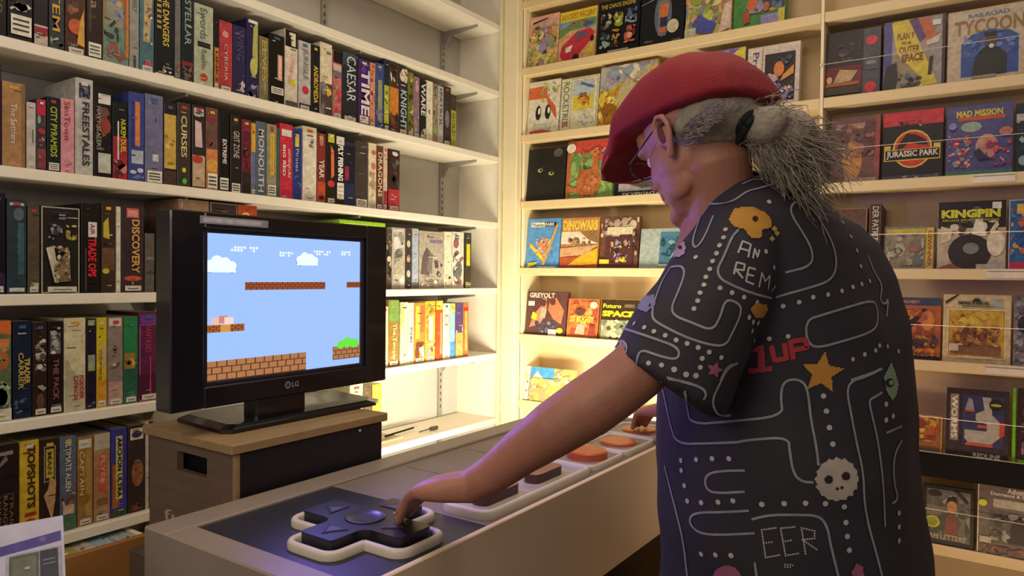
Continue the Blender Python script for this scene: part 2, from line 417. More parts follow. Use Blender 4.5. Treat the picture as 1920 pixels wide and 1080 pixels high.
sp(2, [
 (-22, 13, None, '#14110f', [V('RAIDER', '#5b5348')], 'black box cut by the left picture edge on the top row'),
 (14, 62, None, '#141316', [mz(.45, .98, '#2c2a30 #4b4648 #201c20', 14), mz(.3, .42, '#c9c4bb #2a2528', 8), ('s', .06, .26)], 'wide black box with large white barcode sticker on the top row'),
 (63, 91, None, '#1b1b1e', [b_(.02, .22, '#b9a99c'), b_(.12, .2, '#8d2b33'), mz(.5, .95, '#26262b #333038', 6)], 'black box with a small red and white band at its foot'),
 (92, 121, None, '#33383d', [V('NOTEM', '#c79a3d', .2, 1.0, .15, .7), ('m', .05, .02, .95, .16, '#b8b3a0 #5a6a35 #2d3138'.split(), 8, 2.0)], 'slate box with large yellow lettering on the top row'),
 (122, 161, None, '#4a2c22', [('r', .0, .78, 1, 1, '#a0393b'), ('m', .02, .2, .98, .76, '#6b3a2a #9b5a34 #4d433c #7c4b33'.split(), 16, 2), ('e', .5, .3, .4, .08, '#c05a38'), ('p', [(.55,.12),(.95,.1),(.9,.5),(.7,.36)], '#c89a45'), ('m', .05, .02, .95, .12, '#9c8262 #2a1c18 #77503a'.split(), 8, 1.6)], 'brown box with a red top and a firelit orange picture'),
 (162, 192, None, '#2a1d18', [V('Duna', '#8d7a66', .55, 1.0), ('r', .1, .3, .3, .95, '#4a3830'), ('s', .03, .18, '#4f6a50')], 'dark brown box with thin script title and sticker at foot'),
 (193, 241, None, '#8b7c5a', [b_(.7, 1, '#b06a32'), ('r', .1, .3, .8, .7, '#8e8a7c'), ('m', .15, .52, .85, .72, '#4a5d9c #6f7fae #a99a86'.split(), 8, 1.5), b_(.0, .42, '#6c8476'), ('m', .0, .25, .6, .5, '#2f4237 #26382f'.split(), 9, 1.6), ('m', .1, .0, .9, .25, '#a85a4c #8a4f46 #6a7a70'.split(), 10, 1.6), ('r', .88, .1, 1, 1, '#c0743a')], 'orange and green tropical picture box on the top row'),
 (242, 261, None, '#8f8f88', [V('QUEST', '#6a6a66', .65, .9), ('r', .4, .02, .7, .16, '#3c4a44')], 'plain silver grey box on the top row'),
 (262, 289, None, '#4a6c74', [('p', [(.2,.35),(.7,.35),(.95,1),(.3,1)], '#b09a76'), ('m', .3, .3, .9, .95, '#e6e2d2 #6b5a4a #4d4a94 #d6c65a'.split(), 14, 1.5), ('e', .55, .1, .25, .05, '#b85060')], 'teal box with a white and violet picture spine'),
 (290, 327, None, '#191a1e', [V('THE DANGERS', '#c9b04a', .36, 1.0, .38, .72, .02), ('v', 'IIIIIII', .06, .55, .3, .96, '#9a8b50', .02), ('m', .4, .05, .9, .2, '#d6d2cc #6b666a'.split(), 7, 1.2), ('r', .0, .0, 1, .03, '#d9cf9a')], 'black box with yellow block title and white logo at foot'),
 (328, 339, None, '#6b6a66', [mz(0, .2, '#b6a896 #8b4a3c', 5)], 'thin grey box beside the black and yellow one'),
 (340, 363, None, '#1b2426', [V('STELLAR', '#8a9a94', .45, 1), b_(.2, .25, '#7b2e2c'), mz(.0, .2, '#3a2a2c #6d5a56 #7a4038', 7)], 'blackish green box left of the tall pale sage one'),
 (364, 400, None, '#a8ad96', [V('Swords', '#565c50', .58, .96, .28, .68, 0), V('II', '#161616', .48, .54, .15, .85, .05), V('Realms', '#6a6d5c', .2, .45, .35, .65, 0), ('e', .5, .11, .22, .05, '#b34a34')], 'tall pale sage box with black numeral two and red dot'),
 (401, 411, 22, '#1c1a18', [b_(0, .55, '#c07a34'), V('LINKS', '#3a2416', .1, .5)], 'thin black and orange box right of the pale sage one'),
 (411, 436, 36, '#a83c42', [V('CYBERIA', '#d7a9a0', .15, .68, .35, .62, 0), ('e', .45, .82, .25, .05, '#c98a84'), b_(0, .08, '#70343a')], 'red box with pink lettering on the top row'),
 (437, 461, 45, '#2d2a4c', [mz(.02, .3, '#b9b4c2 #6a6480 #33304c', 9), V('WING', '#4b4770', .5, .95)], 'navy box with grey picture at its foot'),
 (462, 485, 32, '#29234a', [('p', [(.45,.45),(.95,.4),(.95,1),(.55,.9)], '#a8aa5c'), ('e', .6, .4, .33, .12, '#b4b762'), ('r', .1, .95, .9, .99, '#d8d2c0'), mz(0, .2, '#9a92b0 #3a3460', 8)], 'indigo box with yellow green splash and pale top'),
 (486, 504, 66, '#77704c', [V('ELVES', '#b6a04a', .3, .95), ('r', .45, .1, .7, .95, '#8f8a70')], 'thin olive box on the top row'),
 (505, 533, 60, '#161512', [('r', .55, .35, .88, .72, '#c58f7b'), ('r', .62, .38, .8, .7, '#dcb8a0'), ('s', .14, .24)], 'black box with a pink rectangle on its spine'),
 (534, 558, 52, '#cfc4b4', [b_(.78, 1, '#1d1813'), ('r', .5, .8, .85, .97, '#d8d2b0'), ('p', [(.2,.3),(.4,.3),(.8,.6),(.6,.72)], '#cf9e96'), ('e', .6, .32, .3, .04, '#c6bd3c'), b_(0, .08, '#57514c')], 'cream box with black top label and pink stroke'),
 (560, 583, 74, '#b4b2ac', [V('JUNGLE', '#7c8078', .45, .9), ('e', .55, .3, .3, .06, '#c6344c'), b_(0, .1, '#2c2a2a')], 'light grey box with small red star'),
 (584, 600, 82, '#1d1e25', [V('ANDROMEDA', '#c9a83c', .15, .7, .2, .8, .03)], 'black box with tightly set yellow title'),
 (600, 623, 77, '#d0c6a8', [b_(0, .45, '#4a4440'), mz(.0, .5, '#c8a43c #7d7480 #a9b09a #5a4c40', 10), ('r', .5, .86, .9, .89, '#6f6a5c')], 'pale box fading to a dark picture below'),
 (624, 641, 92, '#b86c6a', [b_(.82, 1, '#1d1a1a'), b_(.7, .8, '#c9a8a0'), mz(.0, .5, '#d8d0c4 #c2444c #8a9a70', 9), b_(.62, .7, '#6a6a74')], 'red and white box with black top band'),
 (642, 671, 95, '#272b31', [V('CAESAR', '#c4ccd0', .3, .96, .25, .85, 0), ('e', .5, .07, .12, .03, '#aeb4b8'), ('p', [(0,.8),(1,.95),(1,1),(0,1)], '#3d4a55')], 'charcoal box titled CAESAR in silver letters'),
 (672, 694, 108, '#43255c', [('v', 'TIME', .2, .15, .95, .85, '#d5cad8', .03), ('m', .1, .8, .9, .98, '#6a3a9c #4a2a70'.split(), 6, 2), ('r', .1, .03, .9, .14, '#d9d2c6')], 'purple box with slanting white title'),
 (694, 704, 116, '#c88a5c', [mz(.1, .9, '#dcb070 #a0506c #7a3c6c #e2c09a', 12)], 'thin orange and pink box on the top row'),
 (704, 720, 116, '#3b4a86', [('r', .3, .1, .8, .75, '#8d915c'), mz(.05, .3, '#6a6c9c #a9a480', 5)], 'blue box with olive centre stripe'),
 (720, 730, 112, '#1f2a3c', [b_(.1, .65, '#a5ad44'), mz(.1, .6, '#4c7a3a #d0c850', 6)], 'thin box with yellow green lower half'),
 (730, 748, 112, '#4a3326', [b_(.25, .65, '#c47a32'), mz(.7, .98, '#d9d0c0 #35251c', 8), mz(.0, .3, '#6d4034 #3a2622', 8)], 'brown box with orange middle on the top row'),
 (748, 765, 119, '#2c2b30', [V('KNIGHT', '#a6b8c4', .08, .65, .15, .85, .02), mz(.72, .98, '#d4c8b0 #3c3228', 7)], 'dark box with pale blue lower title'),
 (765, 776, 134, '#6c6a2c', [mz(.0, .98, '#a09a3c #3c3a1c #c8c06a', 14)], 'thin olive yellow mottled box'),
 (776, 787, 142, '#8a6a78', [mz(.0, .5, '#a89ab8 #6d7aa0 #c8a048', 8), ('e', .5, .85, .3, .1, '#c59aa2')], 'thin mauve box on the top row'),
 (787, 800, 148, '#1e1d1c', [V('WARE', '#d0cdc4', .4, .95, .15, .85, .02), mz(.05, .2, '#b8b4a8', 3)], 'thin black box with white letters near the row end'),
 (800, 812, 150, '#d9d2bc', [('r', .3, .45, .6, .52, '#7c7666')], 'thin cream box near the end of the top row'),
 (812, 822, 156, '#8c7a60', [mz(.05, .95, '#c09a70 #4a4438 #78a050 #a89c88', 12)], 'thin tan mottled box near the end of the top row'),
 (822, 832, 160, '#aaa6a4', [V('PATROL', '#5a5860', .3, .9)], 'thin silver white box near the end of the top row'),
 (832, 846, 160, '#352d2a', [('e', .5, .45, .3, .15, '#7a6e78')], 'dark brown box second from the end of the top row'),
 (846, 856, 176, '#3a3626', [b_(0, .7, '#a29a38'), V('GOLD', '#5a551e', .2, .65)], 'dark and yellow last box of the top row'),
])
sp(3, [
 (-20, 3, None, '#2a1d3c', [], 'dark violet box at the left picture edge, second row'),
 (4, 48, 150, '#a07a52', [('r', .85, 0, 1, 1, '#8a6440'), V('The Settlers', '#e0d8cc', .28, .75, .35, .62, 0)], 'wide tan box with small white title, left on second row', dict(top='#a88a66')),
 (50, 68, 190, '#b7b2aa', [('e', .5, .93, .25, .015, '#8b3040'), ('r', .6, .4, .72, .6, '#4a4844')], 'thin pale grey box beside the wide tan one'),
 (68, 87, 184, '#3b3a3c', [b_(.78, 1, '#b02c4c'), mz(.35, .78, '#8c9a94 #c7c0ba #a03a3c #4a5a54', 10), b_(.02, .3, '#7a3c40')], 'black and crimson box on the second row'),
 (88, 113, 180, '#14211c', [V('CITY PYRAMIDS', '#a9b03c', .2, .88, .22, .78, .02), ('s', .02, .12)], 'black box with yellow green block title'),
 (114, 140, 183, '#c98a94', [V('SimTown', '#a02848', .45, .97, .2, .65, 0), ('m', .2, .02, .8, .16, '#9a5a6c #d8a8b0'.split(), 6, 1.2)], 'pink box with magenta title on the second row'),
 (141, 175, 155, '#b3b0aa', [('r', .18, .8, .85, .95, '#2b2a38'), ('m', .2, .8, .84, .95, '#5a5a7c #8a8894 #1c1c24'.split(), 8, 1.6), V('FREESTALES', '#33343a', .1, .76, .35, .78, .02), V('a world tour game', '#77767a', .3, .7, .18, .26, 0)], 'large pale grey box with black vertical title', dict(top='#9a968c', h=.255)),
 (176, 210, 160, '#1d181a', [('r', .22, .82, .95, .93, '#d4d2cc'), V('NAVY SEALERS', '#a8a39c', .3, .78, .1, .35, 0), mz(.3, .78, '#6a4a3c #8c3c34 #3c4a3a', 9), ('r', .2, .05, .95, .27, '#b6b8ac')], 'black box with white label above and grey panel below'),
 (211, 240, 188, '#191a1c', [b_(0, .55, '#9c2c38'), ('r', .3, .1, .4, .75, '#d8d2d0'), V('NUKEM DUEL', '#cfc83c', .35, .78, .5, .85, .02), mz(.0, .25, '#c07a76 #5c2028', 7)], 'black and red box with yellow title, second row'),
 (241, 271, 170, '#3a4484', [('r', .4, .4, .72, .9, '#cf7a48'), ('r', .15, .2, .95, .35, '#a9b0bc'), ('r', .2, .38, .3, .9, '#2c3470'), mz(.02, .15, '#6a7aa0 #c0c4cc', 5)], 'blue box with an orange strip on its spine'),
 (272, 306, 174, '#6a6c8a', [('e', .6, .72, .06, .03, '#4c4c64'), ('r', .4, .25, .75, .33, '#c8c8c8'), ('s', .01, .14)], 'slate violet box with small white square'),
 (307, 331, 190, '#2d2320', [b_(.2, .86, '#bfa04e'), mz(.25, .8, '#8c7434 #c8aa5c', 5), b_(0, .17, '#4a3830')], 'gold box with black top and brown foot'),
 (332, 358, 190, '#3c3630', [V('CURSES', '#cfbd84', .35, .85, .25, .7, .02), ('e', .5, .2, .15, .03, '#c8b83c'), ('e', .55, .07, .18, .035, '#5cc03c')], 'dark brown box with gold title and green dot'),
 (360, 385, 195, '#312828', [('r', .1, .88, .9, .97, '#b8b4ae'), ('p', [(.2,.5),(.8,.5),(.7,.8),(.2,.82)], '#c7b0a8'), b_(.02, .4, '#b8a080'), ('e', .4, .35, .45, .05, '#b04438')], 'dark box with a pale wedge and tan lower half'),
 (386, 409, 200, '#6a4840', [b_(0, .5, '#c47c48'), ('e', .5, .3, .5, .08, '#d0a048'), mz(.5, .95, '#7c3c3c #5c4a44', 7), ('s', .02, .2)], 'dark red box turning orange below, second row'),
 (410, 430, 208, '#1c1716', [V('EXTREME', '#d8d4cc', .35, .66, .35, .75, .02), ('s', .02, .17)], 'black box with small white vertical title, second row'),
 (432, 452, 214, '#262020', [V('GRIT ZONE', '#bdb6a6', .45, .8, .25, .85, .0), ('s', .0, .12)], 'brown black box with grey script title'),
 (453, 471, 222, '#5a2430', [('r', .05, .84, .95, .99, '#7c2c3c'), mz(.3, .8, '#8a2c3c #6c2434 #3a1c24', 9), b_(0, .28, '#2c2628')], 'maroon box with dark foot on the second row'),
 (471, 480, 230, '#c79a3c', [b_(0, .6, '#5a6a94')], 'thin yellow over blue box'),
 (480, 499, 226, '#525f72', [V('MONOLITH', '#c8c4b6', .05, .9, .2, .8, .01)], 'steel blue box with pale weathered lettering'),
 (500, 519, 231, '#8c846a', [('r', .35, .3, .75, .88, '#d0aa2c'), ('r', .48, .34, .6, .84, '#b08a20'), ('s', .02, .16)], 'khaki box with a yellow bar down its spine'),
 (519, 525, 240, '#3c5a44', [], 'very thin green box left of the red one'),
 (525, 549, 230, '#b82c40', [('r', .1, .84, .92, .93, '#d0c8c0'), ('v', 'BIG RED', .18, .3, .42, .72, '#e0c8c4', .03), ('v', 'ADVENTURE', .6, .28, .82, .68, '#e0b8b4', .01)], 'bright red box with two lines of white lettering'),
 (549, 565, 240, '#2c3474', [('r', .25, .75, .75, .93, '#c8b83c'), V('Pirates', '#a8b4cc', .4, .72, .3, .7, 0), mz(.15, .35, '#58b0a0 #3c5aa0', 3)], 'navy box with small yellow patch, second row'),
 (565, 567, 240, '#5a54a0', [mz(.2, .9, '#a8b85c #c8c4d0', 3)], 'thin violet blue box, second row'),
 (567.5, 594, 235, '#cfc8b4', [('m', .4, .72, .8, .86, '#57523f #8a846c'.split(), 7, 1.5), ('r', 0, .93, 1, 1, '#b4bc88')], 'cream box with small dark sketch, second row'),
 (594.5, 611, 248, '#7a3026', [V('YEAR', '#d8c8b8', .35, .62, .2, .8, .02), ('e', .5, .9, .25, .08, '#b47c6c'), b_(.0, .3, '#b04a2c'), ('r', .2, .04, .8, .1, '#2a2020')], 'rust red box with white title across the middle'),
 (612, 630, 246, '#201a14', [('r', .15, .86, .85, .98, '#b8b42c'), ('p', [(.5,.35),(.85,.4),(.8,.75),(.45,.82)], '#d06a44'), ('e', .5, .28, .4, .05, '#b83c34')], 'black box with orange figure and yellow green top'),
 (630, 646, 254, '#1b1a1b', [b_(.88, 1, '#c9c4bc'), V('FLY FISHING', '#e4e2dc', .35, .87, .2, .85, .04), ('s', .08, .32, '#a8a49a')], 'black box titled FLY FISHING in white'),
 (646, 666, 265, '#232a4c', [b_(.35, .95, '#1b1b26'), ('r', 0, .4, .4, .62, '#8c2c48')], 'midnight blue box left of the charcoal one'),
 (666, 690, 263, '#3f3733', [('s', .01, .12)], 'plain charcoal brown box with small white sticker'),
 (691, 706, 267, '#cfc4a4', [mz(.05, .9, '#b08c74 #d8ccb0 #9c8a70 #b86c5c', 9)], 'cream box with faint red marks near row end'),
 (706, 718, 272, '#5a3a2c', [V('DRAGONS', '#d8b48c', .2, .9, .2, .9, .02)], 'thin brown box with pale ornate lettering'),
 (719, 727, 274, '#c8a898', [b_(0, .3, '#8c2c3c')], 'thin pale pink box near the second row end'),
 (728, 750, 278, '#3a2624', [('e', .6, .93, .25, .03, '#d8d4cc'), b_(0, .35, '#a83038'), mz(.3, .85, '#5a6a50 #4c4038 #2a2020', 9)], 'black, green and red last box of the second row'),
])
sp(4, [
 (-20, 11, 360, '#1a1420', [b_(0, .2, '#2c2440')], 'black box at left edge of the third row'),
 (13, 50, 367, '#2b3a42', [('r', .08, .02, .92, .06, '#b8bcb8'), ('r', .1, .93, .9, .96, '#a8b0b0'), ('r', .55, .2, .9, .75, '#3c5a60'), ('e', .6, .84, .3, .07, '#56606a'), V('NEPTUNE', '#5c8084', .42, .66, .5, .68, 0)], 'dark teal box with pale top lettering, third row', dict(h=.235)),
 (52, 75, 385, '#54493a', [('r', .5, .05, .95, .12, '#b8ae90'), ('r', .2, .08, .5, .11, '#5c8c5c')], 'olive brown worn box on third row'),
 (76, 150, 385, '#25221f', [('f', 0, 0, 1, 1, .03, '#b0aa98'), ('r', .45, .86, .62, .92, '#8a8c90'), ('m', .62, .62, .92, .8, '#b8a85c #8c7c34 #2a2620'.split(), 10, 1.3), ('m', .15, .62, .55, .8, '#6a6a72 #3c3a40 #8c8a90'.split(), 10, .8), ('p', [(.1,.52),(.3,.55),(.45,.15),(.32,.12)], '#c4bca8'), ('p', [(.3,.3),(.7,.52),(.75,.14),(.35,.12)], '#857458'), ('m', .3, .12, .72, .55, '#cfc4a4 #6c5c44 #a88c4c #40382c #b4a898'.split(), 26, .8)], 'wide black box facing out with pale tumbling pictures', dict(depth=.17)),
 (152, 189, 381, '#1c1714', [('r', .35, .63, .82, .8, '#d4d0c8'), V('AIR', '#7a3a38', .66, .78, .45, .7, 0), ('v', 'TRADE OPS', .32, .18, .78, .62, '#d02c3c', .04), ('r', .2, .02, .24, .5, '#6a6070')], 'black box with bright red vertical title and white label'),
 (190, 216, 380, '#3a2c22', [('p', [(.1,.62),(.6,.6),(.5,.85),(.1,.78)], '#b8a834'), b_(.25, .5, '#6a4836'), ('e', .3, .24, .28, .03, '#b8b83c')], 'brown box with yellow splash, third row'),
 (218, 227, 387, '#cfc9b4', [], 'thin white box edge on the third row'),
 (228, 270, 385, '#3a2c30', [('r', .2, .87, .78, .98, '#c0625c'), ('r', .27, .885, .72, .955, '#d89080'), ('v', 'DISCOVERY', .42, .22, .8, .85, '#c89c58', .03), ('e', .5, .16, .42, .03, '#c04c38'), ('m', .3, .02, .9, .12, '#7a6c5c #6a9c44 #8c8680'.split(), 6, .8)], 'dark box with ornate gold title under a red label'),
 (272, 290, 437, '#5c5450', [b_(.55, .6, '#7a706c'), b_(.3, .34, '#443c3c')], 'low grey brown box just left of the television'),
 (293, 309, 492, '#46362c', [('r', .2, .05, .85, .9, '#b46a44')], 'short box with orange label left of the television'),
 (335, 392, 372, '#8c7058', [mz(.3, .98, '#a88868 #c8b090 #5a4a40', 12, 1)], 'tan box peeping above the left of the television'),
 (393, 445, 375, '#3a2c28', [('f', 0, 0, 1, 1, .04, '#7c6c5c')], 'dark box peeping above the television beside the tan one', dict()),
 (446, 482, 374, '#a8482c', [('e', .4, .86, .25, .06, '#d8b048'), ('e', .4, .86, .14, .035, '#a8482c')], 'rust red box with yellow ring peeping above the television'),
 (724, 735, 430, '#4a403a', [mz(.02, .98, '#a89c8c #6c5c50 #c8b48c #2c2622', 14)], 'thin mottled box at right edge of the television'),
 (735, 760, 426, '#aba69c', [mz(.0, .98, '#c8c4bc #8c8880 #a8a08c', 16), V('VOX', '#5a5650', .5, .66)], 'grey white mottled box right of the television'),
 (760, 772, 428, '#3c3430', [('e', .5, .75, .3, .06, '#b8ac98'), ('e', .5, .5, .3, .06, '#b09480'), ('e', .5, .25, .3, .06, '#c0b4a0')], 'dark box with three pale spots'),
 (773, 785, 428, '#9ca6b4', [b_(.0, .1, '#6c6a6c')], 'thin pale blue grey box, third row right'),
 (786, 832, 432, '#a39a8c', [('r', .4, .8, .95, .86, '#7c6c84'), ('p', [(.05,.25),(.4,.22),(.5,.62),(.28,.72),(.12,.55)], '#5c5450'), ('p', [(.3,.3),(.5,.25),(.55,.6),(.4,.65)], '#776e68'), ('m', .6, .2, .95, .5, '#6c6258 #4c443c'.split(), 6, .9), ('m', .05, .03, .95, .15, '#c8c0b0 #8c8272'.split(), 8, .9)], 'grey box facing out with dark standing figures'),
 (833, 847, 434, '#d6cfb4', [mz(.05, .25, '#8c8c6c #b8b090', 4)], 'cream box right of the grey figure cover'),
 (848, 870, 434, '#cfcabc', [mz(.05, .95, '#57524c #e4e0d4 #8a5c58 #6c6a64', 16)], 'white box with scattered black print, third row right'),
 (872, 884, 436, '#3c3626', [('r', .2, .4, .8, .8, '#c8c02c'), b_(.0, .1, '#8c8430')], 'last box of the third row, dark with yellow'),
])
sp(5, [
 (-16, 22, 602, '#5a6a44', [b_(.86, 1, '#d06a34'), mz(.5, .84, '#c87c4c #7c8c50 #a8643c', 12), mz(.05, .4, '#b0b8a0 #8c9c7c #6a8c80', 10), b_(0, .12, '#c8c4b0')], 'green and orange box at left edge, fourth row'),
 (24, 60, 603, '#1c2438', [('v', 'CARRIER', .25, .3, .55, .68, '#b8a45c', .02), ('v', 'TRADER', .58, .35, .9, .62, '#c8b04c', .03), mz(.05, .2, '#4c5a70 #3c6a74', 6, 1.4)], 'navy box with two line gold title, fourth row'),
 (61, 89, 605, '#33231d', [('m', .1, .45, .95, .85, '#a8a496 #c4c0b0 #57504a #7c7468'.split(), 20, 1.8), ('e', .5, .15, .3, .09, '#5a4034'), mz(.25, .33, '#a09a90', 2)], 'dark brown box with crumbling white lettering'),
 (90, 119, 603, '#24181a', [('r', .1, .65, .85, .88, '#6f6a68'), ('m', .1, .65, .85, .95, '#a8a4a0 #3c3638 #d0ccc4'.split(), 10, 1.8), ('v', 'THE PACK', .28, .15, .68, .6, '#8a5a5c', .02), ('r', .2, .03, .85, .1, '#6a6a74')], 'brown black box with dull red lower title'),
 (120, 161, 597, '#cdc39c', [('p', [(0,.0),(1,.0),(1,.35),(.5,.4),(.15,.55),(0,.55)], '#b0a98c'), ('v', 'CANNON', .42, .12, .65, .38, '#b03838', .02), ('v', 'FODDER', .7, .12, .92, .38, '#b03838', .03)], 'wide cream box titled CANNON FODDER in red'),
 (162, 181, 598, '#241c2c', [('r', .1, .93, .9, .99, '#8ca08c'), ('r', .1, .42, .9, .6, '#8c9c8c'), ('r', .3, .42, .6, .5, '#b0a83c'), mz(.02, .08, '#6c6c7c', 2)], 'thin black box beside the yellow one, fourth row'),
 (181, 201, 596, '#c8b42c', [b_(0, .3, '#c8902c'), V('TUNNELS', '#b8501c', .32, .66, .2, .45, .02), ('r', .5, .45, .9, .7, '#b8a88c')], 'yellow box with orange title, fourth row'),
 (202, 231, 595, '#8c7a72', [('r', .05, .9, .9, .99, '#d0c8bc'), ('m', .3, .42, .8, .7, '#2c2424 #c8c0bc #57504c'.split(), 12, 1.5), b_(.02, .27, '#b08c80')], 'dusty pink and grey box, fourth row'),
 (232, 259, 594, '#2c7a4c', [b_(.0, .5, '#2c5c4c'), ('r', -.0, .4, .8, .58, '#a07c34'), mz(.42, .56, '#5c4420 #c8a45c', 5, 1.5)], 'green box with a brass coloured patch'),
 (260, 297, 586, '#5c2448', [('r', .05, .88, .95, .98, '#6a3a8c'), ('f', 0, 0, 1, .87, .05, '#9c5c84'), b_(.02, .3, '#4a1c34'), V('FANTASIES', '#b8406c', .55, .85, .3, .6, 0), ('r', .55, .05, .62, .5, '#b83c6c'), ('e', .55, .05, .12, .025, '#7cb03c')], 'magenta and purple box beside the television'),
 (298, 312, 594, '#4a5274', [V('UNIVERSE', '#d8d8c0', .2, .68, .2, .8, .03)], 'slate blue box partly behind the television frame'),
 (716, 728, 575, '#c4bc98', [], 'pale box emerging behind the television, fourth row'),
 (728, 748, 563, '#8a6a2c', [b_(.68, 1, '#6c8c44'), ('v', 'The Temple', .25, .1, .75, .65, '#d8c08c', .02), b_(0, .06, '#5c4424')], 'green topped gold brown box titled The Temple'),
 (750, 765, 567, '#ccc8a0', [('r', 0, .6, .5, .98, '#9cb06c'), mz(.05, .3, '#b8b090 #d8d4bc', 4)], 'pale green and white box, fourth row right'),
 (765, 776, 568, '#c8c4ac', [V('Cyan', '#4a463c', .35, .6)], 'thin white box with short black word, fourth row right'),
 (776.5, 797, 568, '#c87c38', [('r', .1, .4, .5, .95, '#d8b048'), ('r', .55, .5, .95, .95, '#c8623c'), mz(.05, .35, '#6c3c24 #d8c8b8 #b85c4c', 9)], 'orange and yellow box, fourth row right'),
 (797.5, 816, 565, '#d0a83c', [mz(.3, .9, '#d8b84c #c8862c #8c6a3c', 9), ('r', .3, .35, .75, .75, '#cfc8bc'), mz(.02, .3, '#b89080 #5c4c48 #d8d0c4', 7)], 'yellow box with pinkish foot, fourth row right'),
 (817, 830, 564, '#b84c2c', [b_(.85, 1, '#d0b82c'), ('r', .6, .1, .9, .8, '#d88c5c')], 'orange red box with yellow top, fourth row right'),
 (830.5, 843, 569, '#d4d0bc', [('r', .2, .6, .8, .8, '#8c8474'), ('r', .3, .64, .7, .76, '#d8d0b8')], 'white box with small square emblem, fourth row right'),
 (843.5, 853, 569, '#8cb0c0', [b_(0, .3, '#4c8cc0'), b_(.85, 1, '#d0c84c')], 'thin light blue box, fourth row right'),
 (853.5, 868, 568, '#54406c', [b_(0, .45, '#b8a05c'), mz(.45, .6, '#c8bcc8', 3)], 'purple and gold box, fourth row right'),
 (868.5, 878, 568, '#a86c34', [('r', .3, .1, .75, .9, '#d0a85c'), b_(.85, .92, '#b8302c')], 'last box of the fourth row, tan with red'),
])
sp(6, [
 (-14, 35, 838, '#2a1c1a', [V('LAWLESS', '#8c7458', .2, .5, .12, .3, 0), V('RANGER', '#8c7458', .12, .5, .38, .56, 0), V('TRAILS', '#7c6450', .12, .5, .64, .8, 0), ('r', .1, .9, .8, .94, '#8c8478'), ('p', [(.2,.78),(.6,.85),(.5,.9),(.3,.84)], '#7a706c')], 'dark brown box with faint gold lettering, lowest row'),
 (37, 74, 829, '#c8a834', [b_(0, .12, '#b88a2c'), ('v', 'TOPSHOTS', .35, .32, .8, .95, '#4a2c1c', .04), ('v', '100', .2, .03, .85, .28, '#a03c28', .05)], 'bright yellow box titled TOPSHOTS 100'),
 (75, 111, 826, '#35241e', [('f', .18, .56, .82, .93, .04, '#b8a0a0'), ('r', .28, .6, .72, .9, '#b8a83c'), V('MAN', '#5c5020', .64, .87, .35, .6, .02), ('p', [(.15,.42),(.4,.48),(.5,.62),(.85,.55),(.8,.35),(.6,.15),(.35,.3)], '#b89468')], 'dark brown box with yellow label and pale figure'),
 (112, 144, 822, '#5c6478', [('v', 'ULTIMATE ALIEN', .3, .42, .65, .98, '#c8c4a8', .02), ('m', .05, .2, .95, .42, '#a8704c #6c4438 #c09070'.split(), 10, 1.4), ('r', .15, .17, .85, .27, '#c0a890'), b_(0, .16, '#4c6a58')], 'slate blue box with pale vertical title, lowest row'),
 (145, 175, 822, '#94703c', [('r', .05, .88, .9, .98, '#cfc8b4'), ('v', 'CAPTAIN', .08, .35, .4, .85, '#d0b070', .02), ('r', .5, .1, .9, .85, '#a88448'), ('e', .45, .3, .35, .06, '#8c6c2c')], 'tan gold box with white label at the top, lowest row'),
 (176, 207, 815, '#a47c58', [b_(.82, 1, '#b0a894'), ('p', [(.2,.35),(.8,.3),(.75,.8),(.3,.75)], '#c06048'), V('FLYER', '#d8c0a8', .42, .75, .4, .65, 0), ('r', .15, .18, .85, .26, '#7c5c3c')], 'tan box with a red splash, lowest row'),
 (208, 239, 806, '#3c3a84', [('r', .05, .1, .5, .6, '#a8602c'), ('r', .28, .2, .7, .92, '#c8bc6c'), ('v', 'ARCHON ULTRA', .36, .22, .66, .9, '#1c1c3c', .03), b_(0, .08, '#3c4838')], 'indigo box titled ARCHON ULTRA on pale yellow strip'),
 (240, 272, 800, '#382c2a', [('r', .1, .84, .92, .97, '#cfc4b0'), ('e', .5, .9, .32, .04, '#3c3850'), ('e', .55, .45, .38, .16, '#8c5c38'), ('m', .3, .3, .8, .6, '#a8744c #6c4430 #b88c5c'.split(), 8, 1.4), mz(.02, .12, '#7c3c34 #4c3430', 4)], 'dark box with rusty picture and pale logo, lowest row'),
 (273, 288, 790, '#b8ae9c', [('r', .35, 0, 1, 1, '#4c342c')], 'pale edged box at the end of the lowest row'),
 (655, 680, 722, '#c8bc98', [mz(.5, .95, '#8c8468 #d8d0b0', 6)], 'pale box low behind the television neck'),
 (680, 696, 722, '#5a4a30', [], 'thin dark box low behind the television'),
 (697, 715, 722, '#c8a03c', [], 'yellow box low behind the television at right'),
])
# lime green and black boxes lying flat above the television, on the row 4 board
z4 = ztop(4)
def flat(row, px0, px1, h, base, label, prims=(), x0=-.2, zoff=0, name='game_box'):
    ya = atx(px0, 420, -.1).y; yb = atx(px1, 420, -.1).y; zb = ztop(row)+zoff
    e = MB(); e.bbox((x0, ya, zb), (-.03, yb, zb+h), prt(base), .0012)
    A = Art(e, (-.03, ya, zb+h), (0, 1, 0), (-1, 0, 0), yb-ya, -.03-x0) ; A.run(prims, 3)
    B = Art(e, (-.03, ya, zb), (0, 1, 0), (0, 0, 1), yb-ya, h); B.rect(.1, .3, .9, .7, '#%02x%02x%02x' % tuple(min(255, int(base[i:i+2], 16)+30) for i in (1, 3, 5)))
    return tag(e.build(name, loc=((x0-.03)/2, (ya+yb)/2, zb)), label, 'game box')
ftop = atx(660, 412, -.05).z-z4
n = 5; hh = (ftop-.04)/n
cols = ['#6c5c50', '#3c444c', '#8c3c34', '#6c7c8c', '#c0b494']
